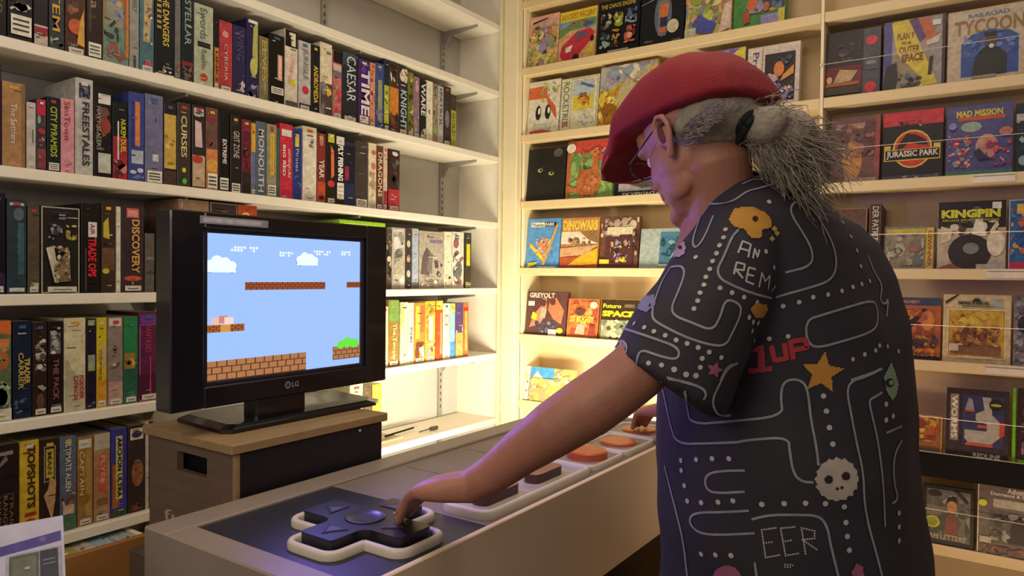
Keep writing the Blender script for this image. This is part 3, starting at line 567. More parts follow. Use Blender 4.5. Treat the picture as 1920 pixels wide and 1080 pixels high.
lbs = ['lowest brown box of the flat pile behind the television', 'dark slate box, second in the pile behind the television', 'dull red box, middle of the pile behind the television', 'blue grey box, fourth in the pile behind the television', 'cream box, second from top of the pile behind the television']
for i in range(n): flat(4, 602, 698, hh-.0005, cols[i], lbs[i], zoff=i*hh)
flat(4, 612, 699, .036, '#8cb82c', 'lime green box lying on top of the pile above the television', [('r', .3, .2, .9, .9, '#a4cc3c')], zoff=n*hh)
flat(4, 486, 560, .05, '#4c4f58', 'slate box lying flat behind the middle of the television', zoff=0)
flat(4, 488, 558, .05, '#8c8a84', 'grey box lying on the slate one behind the television', zoff=.0505)
flat(4, 566, 598, .19, '#26262a', 'black box with white band behind the television', [('r', .2, .2, .8, .8, '#d0d0cc')])

# things lying on the lowest shelf near the corner
z6 = ztop(6)
def lying(px0, py0, px1, py1, px2, py2, th, col, name, label, cat):
    a = atz(px0, py0, z6+th); b = atz(px1, py1, z6+th); c = atz(px2, py2, z6+th); d = a+(c-b)
    e = MB(); e.prism([(q.x, q.y, z6+.0005) for q in (a, b, c, d)], (0, 0, 1), th, prt(col)); return tag(e.build(name), label, cat)
e = MB(); 
for (x, y, a, b, c) in ((-.14, -.74, .17, .24, '#b4a488'), ):
    e.bbox((x-a/2, y-b/2, z6), (x+a/2, y+b/2, z6+.008), prt(c), .002)
    A = Art(e, (x+a/2, y-b/2, z6+.008), (0, 1, 0), (-1, 0, 0), b, a); A.run([('r', .08, .1, .92, .9, '#a89878'), ('m', .1, .1, .9, .9, '#c4b498 #9c8c70 #8c7c64'.split(), 10, 1)], 4)
tag(e.build('folder'), 'flat beige folder lying on the lowest shelf', 'folder')
e = MB(); e.tube([atz(722, 818, z6+.012), atz(775, 802, z6+.012)], .004, BLK, 8); e.tube([atz(775, 802, z6+.012), atz(783, 799, z6+.012)], .0018, MET, 8)
tag(e.build('pen', smooth=False), 'thin black pen lying beside the beige folder', 'pen')
r = empty('cable_connector', atz(805, 806, z6+.0), 'small dark plug lying on the lowest shelf near the post', 'plug')
a = atz(786, 810, z6+.006); b = atz(820, 803, z6+.006)
e = MB(); e.tube([a, a.lerp(b, .5)+Vector((0,0,.004)), a.lerp(b, .62)], .003, mat('#3a342c', .5), 8); part(e, 'cable', r)
e = MB(); e.tube([a.lerp(b, .6)+Vector((0,0,.004)), b+Vector((0,0,.004))], [.009, .009], mat('#3a342c', .5), 4); part(e, 'plug_head', r)

# ------------------------------------------------------------------ covers on wall B
def cover(k, x0, x1, yt, base, prims, label, th=.03, side=None, name='game_box', drop=0, spine_l=0, cat='game box', under=None):
    """box standing on ledge k, leaning back; px positions give its edges on the shelf plane"""
    zl = ZB-SP*k+.0205
    pm = (yt+60)
    a = max(aty(x0, pm, .02).x, .126); b = aty(x1, pm, .02).x
    ztp = aty((x0+x1)/2, yt, .035).z
    h = min(ztp-zl-.003, .275) if not drop else drop
    w = b-a-.003; lean = math.atan2(.026, h)
    M = Matrix.Translation((a+.0015, .006, zl+th*math.sin(lean)+.0004)) @ Matrix.Rotation(-lean, 4, 'X')
    e = MB(); e.bbox((0, 0, 0), (w, th, h), prt(side or base), .0012, M)
    ex = M.to_3x3() @ Vector((1, 0, 0)); ey = M.to_3x3() @ Vector((0, 0, 1))
    A = Art(e, M @ Vector((.001, 0, .001)), ex, ey, w-.002, h-.002)
    A.n = -(M.to_3x3() @ Vector((0, 1, 0))); A.rect(0, 0, 1, 1, base); A.run(prims, int(x0*3+k))
    o = e.build(name, loc=(a+w/2, .02, zl))
    return tag(o, label, cat, 'covers facing out on the back wall ledges')
SKY = '#5a94c4'
# ledge above the top row
cover(-1, 1622, 1668, -42, '#3a3c44', [('e', .5, .4, .3, .3, '#4a4e58')], 'small dark object standing on the topmost right ledge', cat='box')
# row on ledge 0
cover(0, 985, 1047, 30, '#d8b484', [('r', 0, .78, 1, 1, '#d9a890'), ('p', [(.1,.86),(.6,.92),(.62,.95),(.1,.9)], '#4a2c28'), ('m', .02, .05, .98, .8, '#e0b060 #c8a0a0 #8c9c6c #d87c50 #9c8cb0 #d8d0a8 #c8a83c #5c4c40'.split(), 60, .8), ('m', .05, .02, .95, .25, '#c8c050 #a8b060 #d8c890'.split(), 16, .7)], 'peach cover crowded with cartoon art beside the post, top row')
cover(0, 1048, 1118, 18, '#d8a878', [('r', 0, .8, 1, 1, '#d8c43c'), ('t', 'ROCKET RACERS', .05, .84, .95, .95, '#b88420', .03), ('r', 0, .62, 1, .8, '#7c9cc0'), ('p', [(0,.5),(.3,.62),(1,.66),(1,.78),(.5,.8),(0,.66)], '#6c8c4c'), ('m', .3, .62, .95, .76, '#b03c5c #4c5c8c #c8506c'.split(), 6, .7), ('r', 0, 0, 1, .5, '#d0a070'), ('p', [(.05,.18),(.12,.08),(.4,.04),(.55,.12),(.9,.38),(.98,.5),(.85,.6),(.5,.58),(.1,.34)], '#c03444'), ('p', [(.42,.42),(.8,.48),(.75,.56),(.5,.54)], '#5c5c74'), ('e', .5, .1, .09, .06, '#2a2024'), ('e', .92, .4, .05, .06, '#2a2024'), ('p', [(.2,.3),(.4,.34),(.35,.22),(.22,.2)], '#e8d8d0'), ('p', [(.8,.1),(.98,.14),(.95,.3),(.8,.24)], '#d8b83c')], 'cover with a red sports car under a yellow title band')
cover(0, 1120, 1199, -2, '#14141c', [('t', 'THE CHAOS ENGINE', .06, .86, .9, .94, '#b8a83c', .02), ('m', .08, .5, .34, .78, '#8c7c70 #c8b490 #4c4038'.split(), 9, 1), ('m', .38, .5, .62, .78, '#8c9c34 #c8c86c #4c5020'.split(), 9, 1), ('m', .68, .52, .95, .8, '#54647c #8ca0b4 #30405c'.split(), 9, 1), ('m', .08, .14, .34, .44, '#5c7470 #8ca49c #2c3c3c'.split(), 9, 1), ('m', .38, .14, .62, .46, '#a8842c #d8b850 #5c4420'.split(), 9, 1), ('m', .68, .18, .95, .48, '#b85c3c #d8907c #5c2c24'.split(), 9, 1), ('r', .3, .06, .8, .085, '#a8a4a0')], 'black cover titled THE CHAOS ENGINE with six portraits')
cover(0, 1201, 1284, -22, '#17181e', [('e', .52, .55, .2, .38, '#56687c'), ('p', [(.42,.2),(.6,.18),(.66,.8),(.4,.78)], '#7c7470'), ('r', .44, .5, .64, .72, '#c8703c'), ('r', .46, .34, .62, .5, '#2c3448'), ('r', .46, .24, .6, .32, '#c85c3c'), ('p', [(0,.76),(.45,.86),(.95,.92),(.95,.93),(.45,.88),(0,.77)], '#8c9098'), ('e', .76, .32, .13, .115, '#d8ccb0'), ('e', .76, .32, .1, .09, '#c4b898'), ('t', 'CYBERNAUT', .1, .1, .32, .14, '#8c8c90', 0), ('t', 'GAME', .75, .06, .95, .1, '#8c8c90', 0)], 'black cover with a robotic arm and round pale badge')
cover(0, 1286, 1374, -40, '#c4b470', [('m', .0, .2, 1, 1, '#b8b85c #8c9c4c #c89070 #7c84a0 #d0c088 #a87860'.split(), 46, .8), ('p', [(.15,.25),(.3,.42),(.5,.3),(.7,.22),(.6,.05),(.3,.1)], '#4c549c'), ('r', 0, .05, .25, .2, '#b8b89c'), ('p', [(.75,.05),(1,.1),(1,.55),(.85,.5)], '#d0b8a4')], 'yellow green cover with a blue swoosh, cut by top edge')
cover(0, 1376, 1475, -62, '#4c8444', [('m', .3, .25, .98, 1, '#d88c3c #c85c34 #5c6c9c #8c84a8 #4c4440 #b8b060 #a86450'.split(), 40, .8), ('e', .42, .6, .13, .16, '#d07a38'), ('e', .36, .4, .1, .1, '#c0683c'), ('p', [(.2,.3),(.32,.3),(.34,.12),(.22,.1)], '#a84c3c'), ('r', .55, .05, 1, .2, '#8c84b0'), ('r', .88, .05, 1, .26, '#c4b43c')], 'green cover with orange cartoon figures, cut by top edge')
# ledge 1
cover(1, 985, 1049, 152, '#dcd6bc', [('p', [(.02,.7),(.5,.8),(.9,.5),(.95,.25),(.7,.5),(.5,.78),(.02,.9)], '#d0603c'), ('r', .0, .68, .6, .9, '#d06c40'), ('m', .4, .6, .98, .95, '#7ca04c #d8b050 #c8603c #b8c060'.split(), 12, .8), ('e', .35, .42, .09, .13, '#26242a'), ('e', .66, .42, .09, .13, '#26242a'), ('e', .38, .45, .04, .06, '#e8e4d4'), ('e', .69, .45, .04, .06, '#e8e4d4'), ('p', [(.2,.2),(.8,.18),(.7,.08),(.3,.1)], '#c8c4b0'), ('p', [(.1,.1),(.5,.12),(.95,.04),(.95,.0),(.1,.0)], '#c85844'), ('t', 'TAZCAT', .3, .02, .7, .07, '#3c3030', .02)], 'white cover with orange splash and two black eyes')
cover(1, 1051, 1122, 144, '#d6d0ac', [('v', 'ROCKETRISS', .05, .1, .22, .94, '#5c6c58', .01), ('v', 'R', .05, .12, .22, .2, '#b84c3c', .03), ('f', .27, .02, .98, .98, .015, '#a8a890'), ('r', .34, .4, .88, .92, '#b4c0cc'), ('r', .34, .4, .88, .66, '#d4c040'), ('p', [(.5,.86),(.55,.9),(.9,.8),(.85,.76)], '#5c6c84'), ('r', .5, .62, .7, .7, '#8c6450'), ('m', .45, .46, .78, .62, '#c88430 #a06c34 #d8a840'.split(), 9, .9), ('m', .35, .08, .9, .34, '#c8c8b0 #c0c4b4'.split(), 6, .8)], 'white cover with vertical spine title and plane picture')
cover(1, 1124, 1232, 114, '#c8a83c', [('p', [(.0,.6),(.2,.62),(.7,.9),(1,.9),(1,1),(0,1)], '#a8aca4'), ('m', .1, .7, .95, 1, '#8c9ca8 #d8d0b8 #a890a8 #b8a480'.split(), 26, .8), ('p', [(.2,.4),(.45,.2),(.8,.55),(.5,.78)], '#b8a880'), ('t', 'THE HUNT', .3, .42, .62, .5, '#c8b44c', .02), ('m', .0, .05, .35, .62, '#d8b840 #c88c2c #a87028 #e0c860'.split(), 24, .8), ('p', [(.05,.3),(.12,.1),(.2,.28),(.28,.08),(.34,.32),(.2,.4)], '#8c5c24')], 'yellow cover with grey diamond, partly behind the red cap')
cover(1, 1300, 1397, 95, '#8c84a0', [('p', [(.0,.5),(.5,.4),(.9,.98),(.0,1)], '#7c5c9c'), ('p', [(.55,.75),(.9,1),(1,1),(1,.7),(.85,.1),(.65,.15)], '#c8bc48'), ('t', 'US', .66, .56, .88, .7, '#2a1c10', .06), ('p', [(.88,.0),(1,0),(1,.8)], '#3c4a44'), ('m', .5, .75, .8, .98, '#7c5cb0 #9c8cc0'.split(), 5, .6)], 'violet and yellow cover just right of the red cap')
cover(1, 1400, 1500, 84, '#c8bcae', [('r', .28, .06, .3, .98, '#8c8074'), ('v', 'Prophecy', .06, .1, .22, .92, '#5c4c74', .02), ('r', .34, .1, .92, .86, '#30262c'), ('m', .4, .15, .88, .55, '#a89cb0 #6c6490 #c8b0a0 #443c50 #c87c4c'.split(), 26, .7), ('e', .62, .6, .1, .12, '#c87840'), ('p', [(.65,.4),(.9,.5),(.9,.64),(.7,.5)], '#c8883c'), ('m', .6, .66, .9, .8, '#4c6470 #3c4c54'.split(), 6, .7), ('m', .38, .12, .9, .3, '#d4ccd4 #6c5c94 #8c7cb0'.split(), 12, .6)], 'white framed cover with dark group picture above the grey hair')
cover(1, 1543, 1653, 56, '#241a1e', [('r', .02, .12, .68, .48, '#6c2028'), ('m', .2, .55, .66, .82, '#4c3c44 #3c2c34 #5c4c50'.split(), 14, .7), ('p', [(.18,.24),(.5,.26),(.62,.4),(.3,.44)], '#b09468'), ('r', .06, .2, .64, .25, '#9c5c34'), ('e', .12, .3, .05, .05, '#d8b07c'), ('r', .02, .08, .66, .18, '#3c3424'), ('r', .7, .02, 1, .98, '#3c3c40'), *[('r', .72+.035*i, .02, .735+.035*i, .98, '#57575c') for i in range(8)], ('e', .84, .8, .1, .07, '#c03440'), ('e', .84, .13, .1, .08, '#c02838'), ('r', .72, .38, .97, .55, '#4c4c52'), ('e', .84, .48, .09, .03, '#7c7c84')], 'dark cover with striped side panel and red dots')
cover(1, 1656, 1773, 34, '#948a84', [('r', 0, 0, .14, 1, '#4c4a80'), ('p', [(.14,.0),(.8,.0),(.72,.5),(.3,.6),(.14,.5)], '#8c7c60'), ('p', [(.12,.98),(.4,1),(.9,.08),(.55,.05),(.6,.2),(.22,.55)], '#c8b43c'), ('t', 'PLAN 9', .22, .72, .5, .82, '#7c4024', .03), ('t', 'FROM', .3, .65, .45, .7, '#8c4c28', .02), ('t', 'OUTER', .26, .53, .6, .63, '#7c4024', .03), ('t', 'SPACE', .3, .41, .66, .52, '#7c4024', .04), ('p', [(.55,.98),(.75,.98),(.88,.7),(.7,.66)], '#b86038'), ('p', [(.42,.98),(.55,1),(.7,.72),(.6,.66)], '#5c3c6c'), ('p', [(.7,.66),(.95,.74),(.9,.62),(.72,.6)], '#c4b8a8'), ('r', .8, .86, .93, .93, '#d8d4c8'), ('p', [(.0,.1),(.05,.38),(.22,.42),(.25,.2),(.2,.0),(0,0)], '#2c2228'), ('p', [(.74,.2),(.8,.2),(.82,.45),(.76,.44)], '#2c2024'), ('m', .25, .0, .65, .25, '#3c444c #57606c #2c3030'.split(), 14, .7), ('r', .96, 0, 1, 1, '#3c2038')], 'cover with a yellow light beam reading PLAN 9 FROM OUTER SPACE')
cover(1, 1776, 1935, 12, '#b8a88c', [('t', 'RAILROAD', .25, .88, .75, .94, '#4c6c84', .03), ('t', 'TYCOON', .08, .66, .93, .86, '#8c6c3c', .03), ('p', [(.17,.1),(.86,.1),(.86,.58),(.75,.66),(.52,.7),(.3,.66),(.17,.55)], '#2c4c8c'), ('m', .2, .35, .84, .66, '#4c6cb0 #385494 #6c7cb0 #54508c'.split(), 22, .7), ('p', [(.3,.1),(.35,.36),(.44,.46),(.6,.46),(.72,.36),(.72,.1)], '#20201e'), ('e', .53, .54, .08, .085, '#4c3c34'), ('r', .45, .6, .6, .66, '#16161a'), ('e', .54, .47, .03, .03, '#c8ccd0'), ('r', .3, .06, .6, .1, '#8c8474')], 'large cream cover titled TYCOON with an arched blue picture')
# ledge 2
cover(2, 982, 1060, 278, '#26241f', [('e', .34, .6, .07, .035, '#b8b060'), ('e', .36, .6, .04, .02, '#26241f'), ('e', .64, .53, .07, .035, '#b8b060'), ('e', .65, .54, .04, .02, '#26241f'), ('e', .8, .9, .12, .08, '#57544a'), ('p', [(.2,.63),(.5,.68),(.52,.66),(.22,.61)], '#3c3a32')], 'black cover with two yellow green eyes')
cover(2, 1062, 1151, 256, '#7c9c54', [('r', 0, .8, 1, 1, '#c04c40'), ('r', 0, 0, .1, .8, '#a8683c'), ('m', .1, .1, .98, .8, '#8cac60 #6c8c48 #94b468'.split(), 20, 1), ('m', .3, .66, .9, .86, '#c0504c #d88c7c #b84440'.split(), 9, .7), ('e', .5, .3, .26, .22, '#b86c3c'), ('p', [(.55,.4),(.72,.38),(.68,.75),(.58,.78)], '#b86c3c'), ('e', .6, .78, .11, .05, '#c07844'), ('e', .62, .79, .015, .012, '#1c1814'), ('p', [(.02,.26),(.3,.2),(.35,.12),(.1,.16)], '#b86c3c'), ('r', .32, .05, .42, .16, '#b46438'), ('r', .56, .05, .66, .16, '#b46438'), ('p', [(.25,.35),(.3,.55),(.42,.48)], '#a05c34'), ('m', .35, .15, .7, .45, '#c88050 #a85c30'.split(), 9, .5), ('e', .1, .88, .1, .08, '#d8d4c0')], 'green cover with an orange dinosaur')
cover(2, 1153, 1262, 292, '#b8b4b0', [('r', 0, 0, .07, 1, '#1c1c1e'), ('r', 0.07, .35, 1, 1, '#5c7cb0'), ('m', .1, .5, .6, .98, '#d8b840 #e0d8c0 #c87c3c #8ca0d0'.split(), 16, .7), ('p', [(.1,.4),(.5,.22),(1,.3),(1,.36),(.5,.36),(.2,.5)], '#57504c'), ('r', .07, .0, 1, .16, '#26262a'), ('t', 'SKYFIGHTER', .15, .04, .9, .12, '#c8c8c8', .02)], 'blue and yellow airborne cover in front of the face')
cover(2, 1556, 1651, 218, '#6a4a44', [('r', .1, .82, .7, .9, '#a07c6c'), ('e', .45, .35, .2, .3, '#b07c40'), ('p', [(.65,.4),(.95,.4),(.95,.9),(.7,.9)], '#5c3038'), ('r', .9, 0, 1, 1, '#8c4444'), ('r', .3, .02, .95, .1, '#8c8070'), ('m', .1, .4, .9, .9, '#7c5450 #5c3c40 #8c6054'.split(), 16, .8)], 'dull maroon cover with an amber shape beside the ponytail')
cover(2, 1654, 1770, 207, '#1d1518', [('r', 0, .8, 1, 1, '#b8303c'), ('m', .22, .76, .7, .86, '#3c1c1c #c89060 #7c2c2c'.split(), 10, .5), ('e', .5, .46, .33, .27, '#c8a848'), ('e', .5, .46, .3, .245, '#b8342c'), ('p', [(.28,.55),(.4,.68),(.55,.66),(.72,.58),(.76,.5),(.6,.52),(.45,.56),(.35,.48),(.24,.46)], '#241618'), ('p', [(.03,.3),(.96,.3),(.96,.52),(.85,.52),(.85,.46),(.14,.46),(.14,.52),(.03,.52)], '#c8a848'), ('r', .05, .315, .945, .45, '#1d1518'), ('t', 'JURASSIC PARK', .07, .33, .93, .44, '#d0c4b4', .03), ('r', .0, .03, .95, .09, '#3c3c4c'), ('m', .3, .03, .95, .09, '#a8a8b0 #57576c'.split(), 10, .4)], 'black cover titled JURASSIC PARK with a round red emblem')
cover(2, 1773, 1901, 195, '#4c4a78', [('t', 'MAD MISSION', .15, .84, .85, .93, '#c8b834', .04), ('r', .18, .79, .88, .84, '#c05034'), ('e', .38, .7, .16, .07, '#8ca08c'), ('e', .62, .42, .17, .17, '#b88878'), ('m', .04, .15, .4, .6, '#c03c44 #a83850 #6c8c84 #d89080'.split(), 26, .8), ('m', .6, .15, .98, .5, '#b83c48 #8c3454 #c87c70'.split(), 12, .7), ('e', .9, .6, .1, .06, '#b06c60'), ('e', .1, .72, .06, .05, '#7c7cb0'), ('r', 0, 0, 1, .1, '#3c6c60'), ('p', [(.5,.4),(.6,.3),(.7,.24),(.5,.24),(.42,.34)], '#2c2844')], 'violet cover with a yellow title and round pink shape')
cover(2, 1904, 1985, 190, '#1c2a34', [('m', .0, .1, 1, .9, '#2c5c74 #24485c #8ca0a0 #1c3848'.split(), 20, .8), ('r', 0, .75, .5, .85, '#a8a8a0')], 'dark teal cover cut by the right edge, third row')
# ledge 3
cover(3, 980, 1050, 410, '#5a94c8', [('r', .1, .84, .52, .93, '#e0dcc8'), ('t', 'Theme', .12, .85, .48, .91, '#4c4438', .02), ('r', .52, .85, .86, .93, '#1c1c20'), ('t', 'PARK', .54, .86, .83, .92, '#d8d4c8', .04), ('p', [(.05,.5),(.1,.54),(.62,.24),(.55,.14)], '#d0942c'), ('p', [(.1,.46),(.14,.5),(.6,.2),(.55,.16)], '#d8c83c'), ('p', [(.3,.5),(.5,.65),(.8,.45),(.6,.25)], '#c88c70'), ('m', .3, .28, .8, .62, '#e0d0c0 #c86c44 #4c4c50 #d8a050'.split(), 20, .6), ('p', [(.6,.1),(.95,.85),(.9,.9),(.5,.1)], '#c09c60'), ('p', [(.05,.02),(.3,.1),(.4,.16),(.1,.14)], '#c8c03c'), ('r', .4, .02, .95, .07, '#d0ccb8')], 'blue cover with a yellow roller coaster, titled Theme PARK')
cover(3, 1051, 1123, 408, '#b87c4c', [('t', 'DINOWARS', .04, .76, .96, .96, '#d8c04c', .05), ('r', 0, .5, 1, .74, '#d8cdb0'), ('p', [(.5,.74),(1,.74),(1,.5),(.7,.6)], '#8c6c44'), ('m', .2, .45, .8, .62, '#9c7450 #b08c60 #7c5c40'.split(), 14, .7), ('r', 0, 0, 1, .25, '#b05430'), ('p', [(.2,.08),(1,.12),(1,.42),(.6,.3)], '#d8a82c'), ('p', [(0,.25),(.7,.3),(1,.48),(0,.42)], '#c89c70'), ('p', [(0,.08),(.5,.1),(1,.03),(1,0),(0,0)], '#a03c44')], 'orange landscape cover with jagged yellow title')
cover(3, 1125, 1198, 405, '#6c4838', [('m', .0, .6, 1, .98, '#c8b898 #7c5c50 #a89480 #57403c'.split(), 26, .7), ('r', .18, .66, .85, .8, '#d0c4a0'), ('r', .16, .1, .88, .62, '#583430'), ('m', .3, .14, .8, .58, '#b89880 #8c6cc0 #c8a84c #6c8ca8 #3c2824'.split(), 20, .6), ('e', .64, .2, .06, .05, '#d8c04c'), ('r', .02, .12, .28, .2, '#d8c83c'), ('m', .88, .2, 1, .7, '#a89888 #4c3430'.split(), 8, 2)], 'brown cover with cream title box and small figures')
cover(3, 1199, 1290, 428, '#a4b0a8', [('r', .42, .15, .95, .92, '#4c7c94'), ('m', .44, .2, .94, .85, '#3c6c84 #6c9cac #2c4c5c #8cb0b4'.split(), 22, .8), ('r', .42, .1, .95, .14, '#c8d0c4')], 'pale grey green cover with teal picture, beside the shirt badge')
cover(3, 1560, 1626, 390, '#5c4034', [('f', 0, 0, 1, 1, .03, '#9c7050')], 'plain brown cover just right of the shoulder')
cover(3, 1628, 1652, 387, '#3c2a24', [('f', 0, 0, 1, 1, .06, '#6c5040'), ('v', 'DER PATRIZIER', .25, .3, .8, .96, '#d0c4b0', .01)], 'narrow brown spine titled DER PATRIZIER in white', th=.12)
cover(3, 1656, 1753, 424, '#8c8068', [('f', 0, 0, 1, 1, .02, '#5c6470'), ('r', .05, .84, .82, .94, '#b8a840'), ('r', .84, .04, .98, .96, '#c8a43c'), ('v', 'GEWINNER', .87, .1, .95, .9, '#8c3c24', .02), ('m', .05, .12, .8, .82, '#9c9070 #7c7460 #a8a08c #6c6c60'.split(), 22, .8), ('e', .62, .5, .14, .08, '#8c5c60'), ('r', .08, .3, .22, .44, '#b0a484'), ('m', .08, .3, .25, .44, '#4c3c34 #c8bca0'.split(), 5, .5)], 'grey and yellow cover with a yellow side title')
cover(3, 1757, 1888, 376, '#b4a48c', [('r', 0, .62, 1, 1, '#1c1514'), ('m', .1, .5, .9, .72, '#30241e #c8bca4 #4c3c30'.split(), 14, .7), ('e', .58, .78, .1, .14, '#57504c'), ('p', [(.5,.5),(.72,.5),(.66,.74),(.56,.74)], '#d8d0bc'), ('p', [(.05,.4),(.2,.45),(.22,.6),(.05,.65)], '#c4b498'), ('e', .48, .28, .32, .25, '#2a2020'), ('e', .5, .33, .12, .08, '#74706e'), ('e', .86, .4, .13, .18, '#d0c4a8'), ('r', .58, .02, 1, .11, '#b0a498'), ('t', 'KINGPIN', .05, .76, .92, .88, '#c8c034', .06), ('t', 'ARCADE SPORTS BOWLING', .06, .71, .9, .745, '#a89c34', .02), ('r', .8, .88, .93, .97, '#d8d0c8'), ('p', [(0,.05),(.2,.12),(.4,.04),(.4,0),(0,0)], '#8c4c3c')], 'cover titled KINGPIN with a large dark bowling ball')
cover(3, 1890, 1968, 373, '#2c5c8c', [('f', 0, 0, 1, 1, .02, '#c4c4cc'), ('r', .02, .04, 1, .14, '#b83050'), ('m', .05, .2, .95, .9, '#3c74a0 #c08c50 #2c4c7c #b05c44'.split(), 24, .7), ('r', .2, .8, .9, .94, '#d0a83c')], 'blue cover with red foot cut by the right edge, fourth row')
# ledge 4
cover(4, 982, 1062, 546, '#5c3c38', [('t', 'GREYOLT', .06, .86, .7, .97, '#d8ccb8', .03), ('r', .04, .68, .2, .78, '#d8d0c0'), ('p', [(.1,.2),(.2,.5),(.4,.7),(.4,.85),(.5,.86),(.52,.6),(.4,.3)], '#c8825c'), ('p', [(.55,.6),(.6,.85),(.75,.86),(.95,.6),(.9,.3),(.7,.4)], '#c07450'), ('e', .43, .75, .07, .08, '#5c3430'), ('e', .66, .78, .07, .08, '#5c3430'), ('p', [(.35,.4),(.5,.42),(.52,.62),(.4,.65)], '#a8a48c'), ('m', .25, .1, .75, .35, '#57607c #747c98 #44485c'.split(), 12, .7), ('p', [(.14,.4),(.28,.36),(.3,.5),(.18,.55)], '#d8c43c'), ('r', .6, .03, .8, .18, '#d8ccc0'), ('e', .88, .16, .08, .06, '#d8c43c')], 'brown cover with winged orange figures')
cover(4, 1063, 1122, 560, '#c06c3c', [('m', .05, .1, .98, .95, '#c8743c #a84c34 #d89850 #b85c38'.split(), 30, .8), ('e', .42, .68, .16, .1, '#5c3c34'), ('e', .85, .85, .12, .09, '#e0c0a8'), ('t', 'ST BUGGY', .1, .42, .9, .58, '#d8b848', .05), ('p', [(.3,.14),(.6,.12),(.62,.36),(.36,.38)], '#a89c84'), ('r', .74, .06, .95, .36, '#8c3c30')], 'orange red cover with yellow slanted title')
cover(4, 1124, 1204, 560, '#3c2c1c', [('f', 0, 0, 1, 1, .02, '#8c6c34'), ('t', 'Futuro', .06, .78, .5, .88, '#d8d03c', .03), ('r', .58, .8, .82, .88, '#6c5c44'), ('t', 'SPACE', .05, .58, .84, .72, '#d8d42c', .06), ('r', .04, .04, .96, .5, '#8c8c70'), ('m', .04, .06, .95, .52, '#b0a880 #6c7460 #4c4c40 #c8c090'.split(), 18, .8)], 'dark brown cover with yellow title reading SPACE')
cover(4, 1650, 1765, 557, '#a85c38', [('r', 0, .88, 1, 1, '#33415c'), ('t', 'TOURNAMENT', .2, .91, .65, .96, '#c87c50', .02), ('m', .05, .4, .9, .86, '#b86838 #c8823c #8c4434 #a85440'.split(), 24, .9), ('p', [(.28,.3),(.42,.6),(.58,.7),(.72,.84),(.76,.82),(.6,.6),(.5,.5),(.4,.24)], '#2c2424'), ('p', [(.3,.5),(.46,.56),(.5,.72),(.38,.7)], '#3c2c28'), ('m', .45, .1, 1, .42, '#4c3c44 #c8782c #3c3034 #a87848'.split(), 20, .7), ('r', 0, 0, 1, .1, '#2c2024')], 'orange action cover with a leaping dark figure')
cover(4, 1767, 1897, 552, '#c8b488', [('r', .08, .12, .93, .78, '#c0983c'), ('m', .1, .45, .9, .77, '#c8a43c #d0b04c #b88c34'.split(), 16, 1), ('f', .07, .11, .93, .79, .012, '#e0d4ac'), ('t', 'EMPIRES & HEROES', .22, .86, .68, .905, '#2c2820', .04), ('p', [(.42,.9),(.47,.95),(.53,.95),(.58,.9)], '#2c2820'), ('r', .28, .83, .75, .85, '#6c6434'), ('r', .7, .84, .88, .92, '#9ca8a0'), ('p', [(.03,.9),(.2,1),(.24,1),(.03,.86)], '#2c2820'), ('r', .12, .16, .86, .3, '#7c5840'), ('m', .15, .28, .85, .54, '#7c4c34 #a87048 #c8946c #5c3c2c #8c4438'.split(), 34, .5), ('r', .1, .2, .24, .3, '#c8b0a0'), ('p', [(.26,.44),(.33,.54),(.4,.58),(.36,.44)], '#6c3c2c'), ('r', .22, .12, .75, .135, '#c8b48c')], 'cream framed cover with a yellow picture of soldiers')
cover(4, 1899, 1975, 553, '#7c7478', [('m', .0, .0, 1, 1, '#8c8488 #6c6468 #948c94 #5c5458'.split(), 60, .6), ('e', .3, .6, .2, .12, '#2c2c34')], 'speckled grey cover cut by the right edge, fifth row')
# ledge 5
cover(5, 982, 992, 690, '#e0dcc8', [('m', .1, .1, .9, .95, '#3c5c8c #c84c3c #2c2c2c #c8b84c'.split(), 9, 3)], 'narrow multicoloured spine beside the post, sixth row', th=.1)
cover(5, 993, 1075, 690, '#c8b864', [('r', 0, .66, .55, 1, '#4c94c4'), ('p', [(0,.62),(.15,.88),(.3,.7),(.6,.62),(.6,.5),(0,.5)], '#d8ccb8'), ('m', .0, .05, 1, .7, '#d8c85c #c8a44c #b8b060 #e0d088 #d89c60 #a89c74'.split(), 50, .8), ('m', .55, .6, 1, 1, '#c8c4a8 #8c8c78 #d0c470'.split(), 14, .8)], 'yellow and blue comic cover partly behind the arm')
cover(5, 1672, 1768, 776, '#94643c', [('m', .05, .3, .92, .95, '#c0903c #a86434 #b84c38 #c8a050 #8c3c3c'.split(), 34, .8), ('f', 0, 0, 1, 1, .03, '#b0845c'), ('r', 0, 0, .95, .14, '#5c5444'), ('e', .2, .75, .14, .14, '#c8a83c')], 'low framed cover with yellow and orange art beside the shirt')
cover(5, 1773, 1893, 730, '#3c3032', [('r', .06, .25, .2, .92, '#8c7c68'), ('v', 'WORMS', .08, .28, .18, .9, '#e0d8cc', .03), ('r', .26, .2, .92, .92, '#3c3c5c'), ('p', [(.3,.3),(.3,.42),(.66,.42),(.66,.52),(.48,.56),(.48,.66),(.62,.72),(.58,.9),(.72,.9),(.74,.66),(.86,.56),(.86,.34),(.74,.24),(.36,.24)], '#a8a094'), ('p', [(.5,.46),(.66,.46),(.66,.5),(.52,.5)], '#c0503c'), ('p', [(.86,.34),(.94,.38),(.94,.56),(.86,.56)], '#c04c38'), ('r', .32, .2, .76, .235, '#c0503c'), ('p', [(.3,.7),(.46,.7),(.42,.86),(.36,.88)], '#8c9098'), ('r', .3, .68, .46, .71, '#c04c38'), ('e', .8, .8, .11, .08, '#2c2c20'), ('e', .8, .8, .09, .02, '#a8a04c'), ('t', 'REDLINE', .45, .04, .88, .1, '#c8c4b8', .02)], 'dark cover with a large grey numeral and white side title')
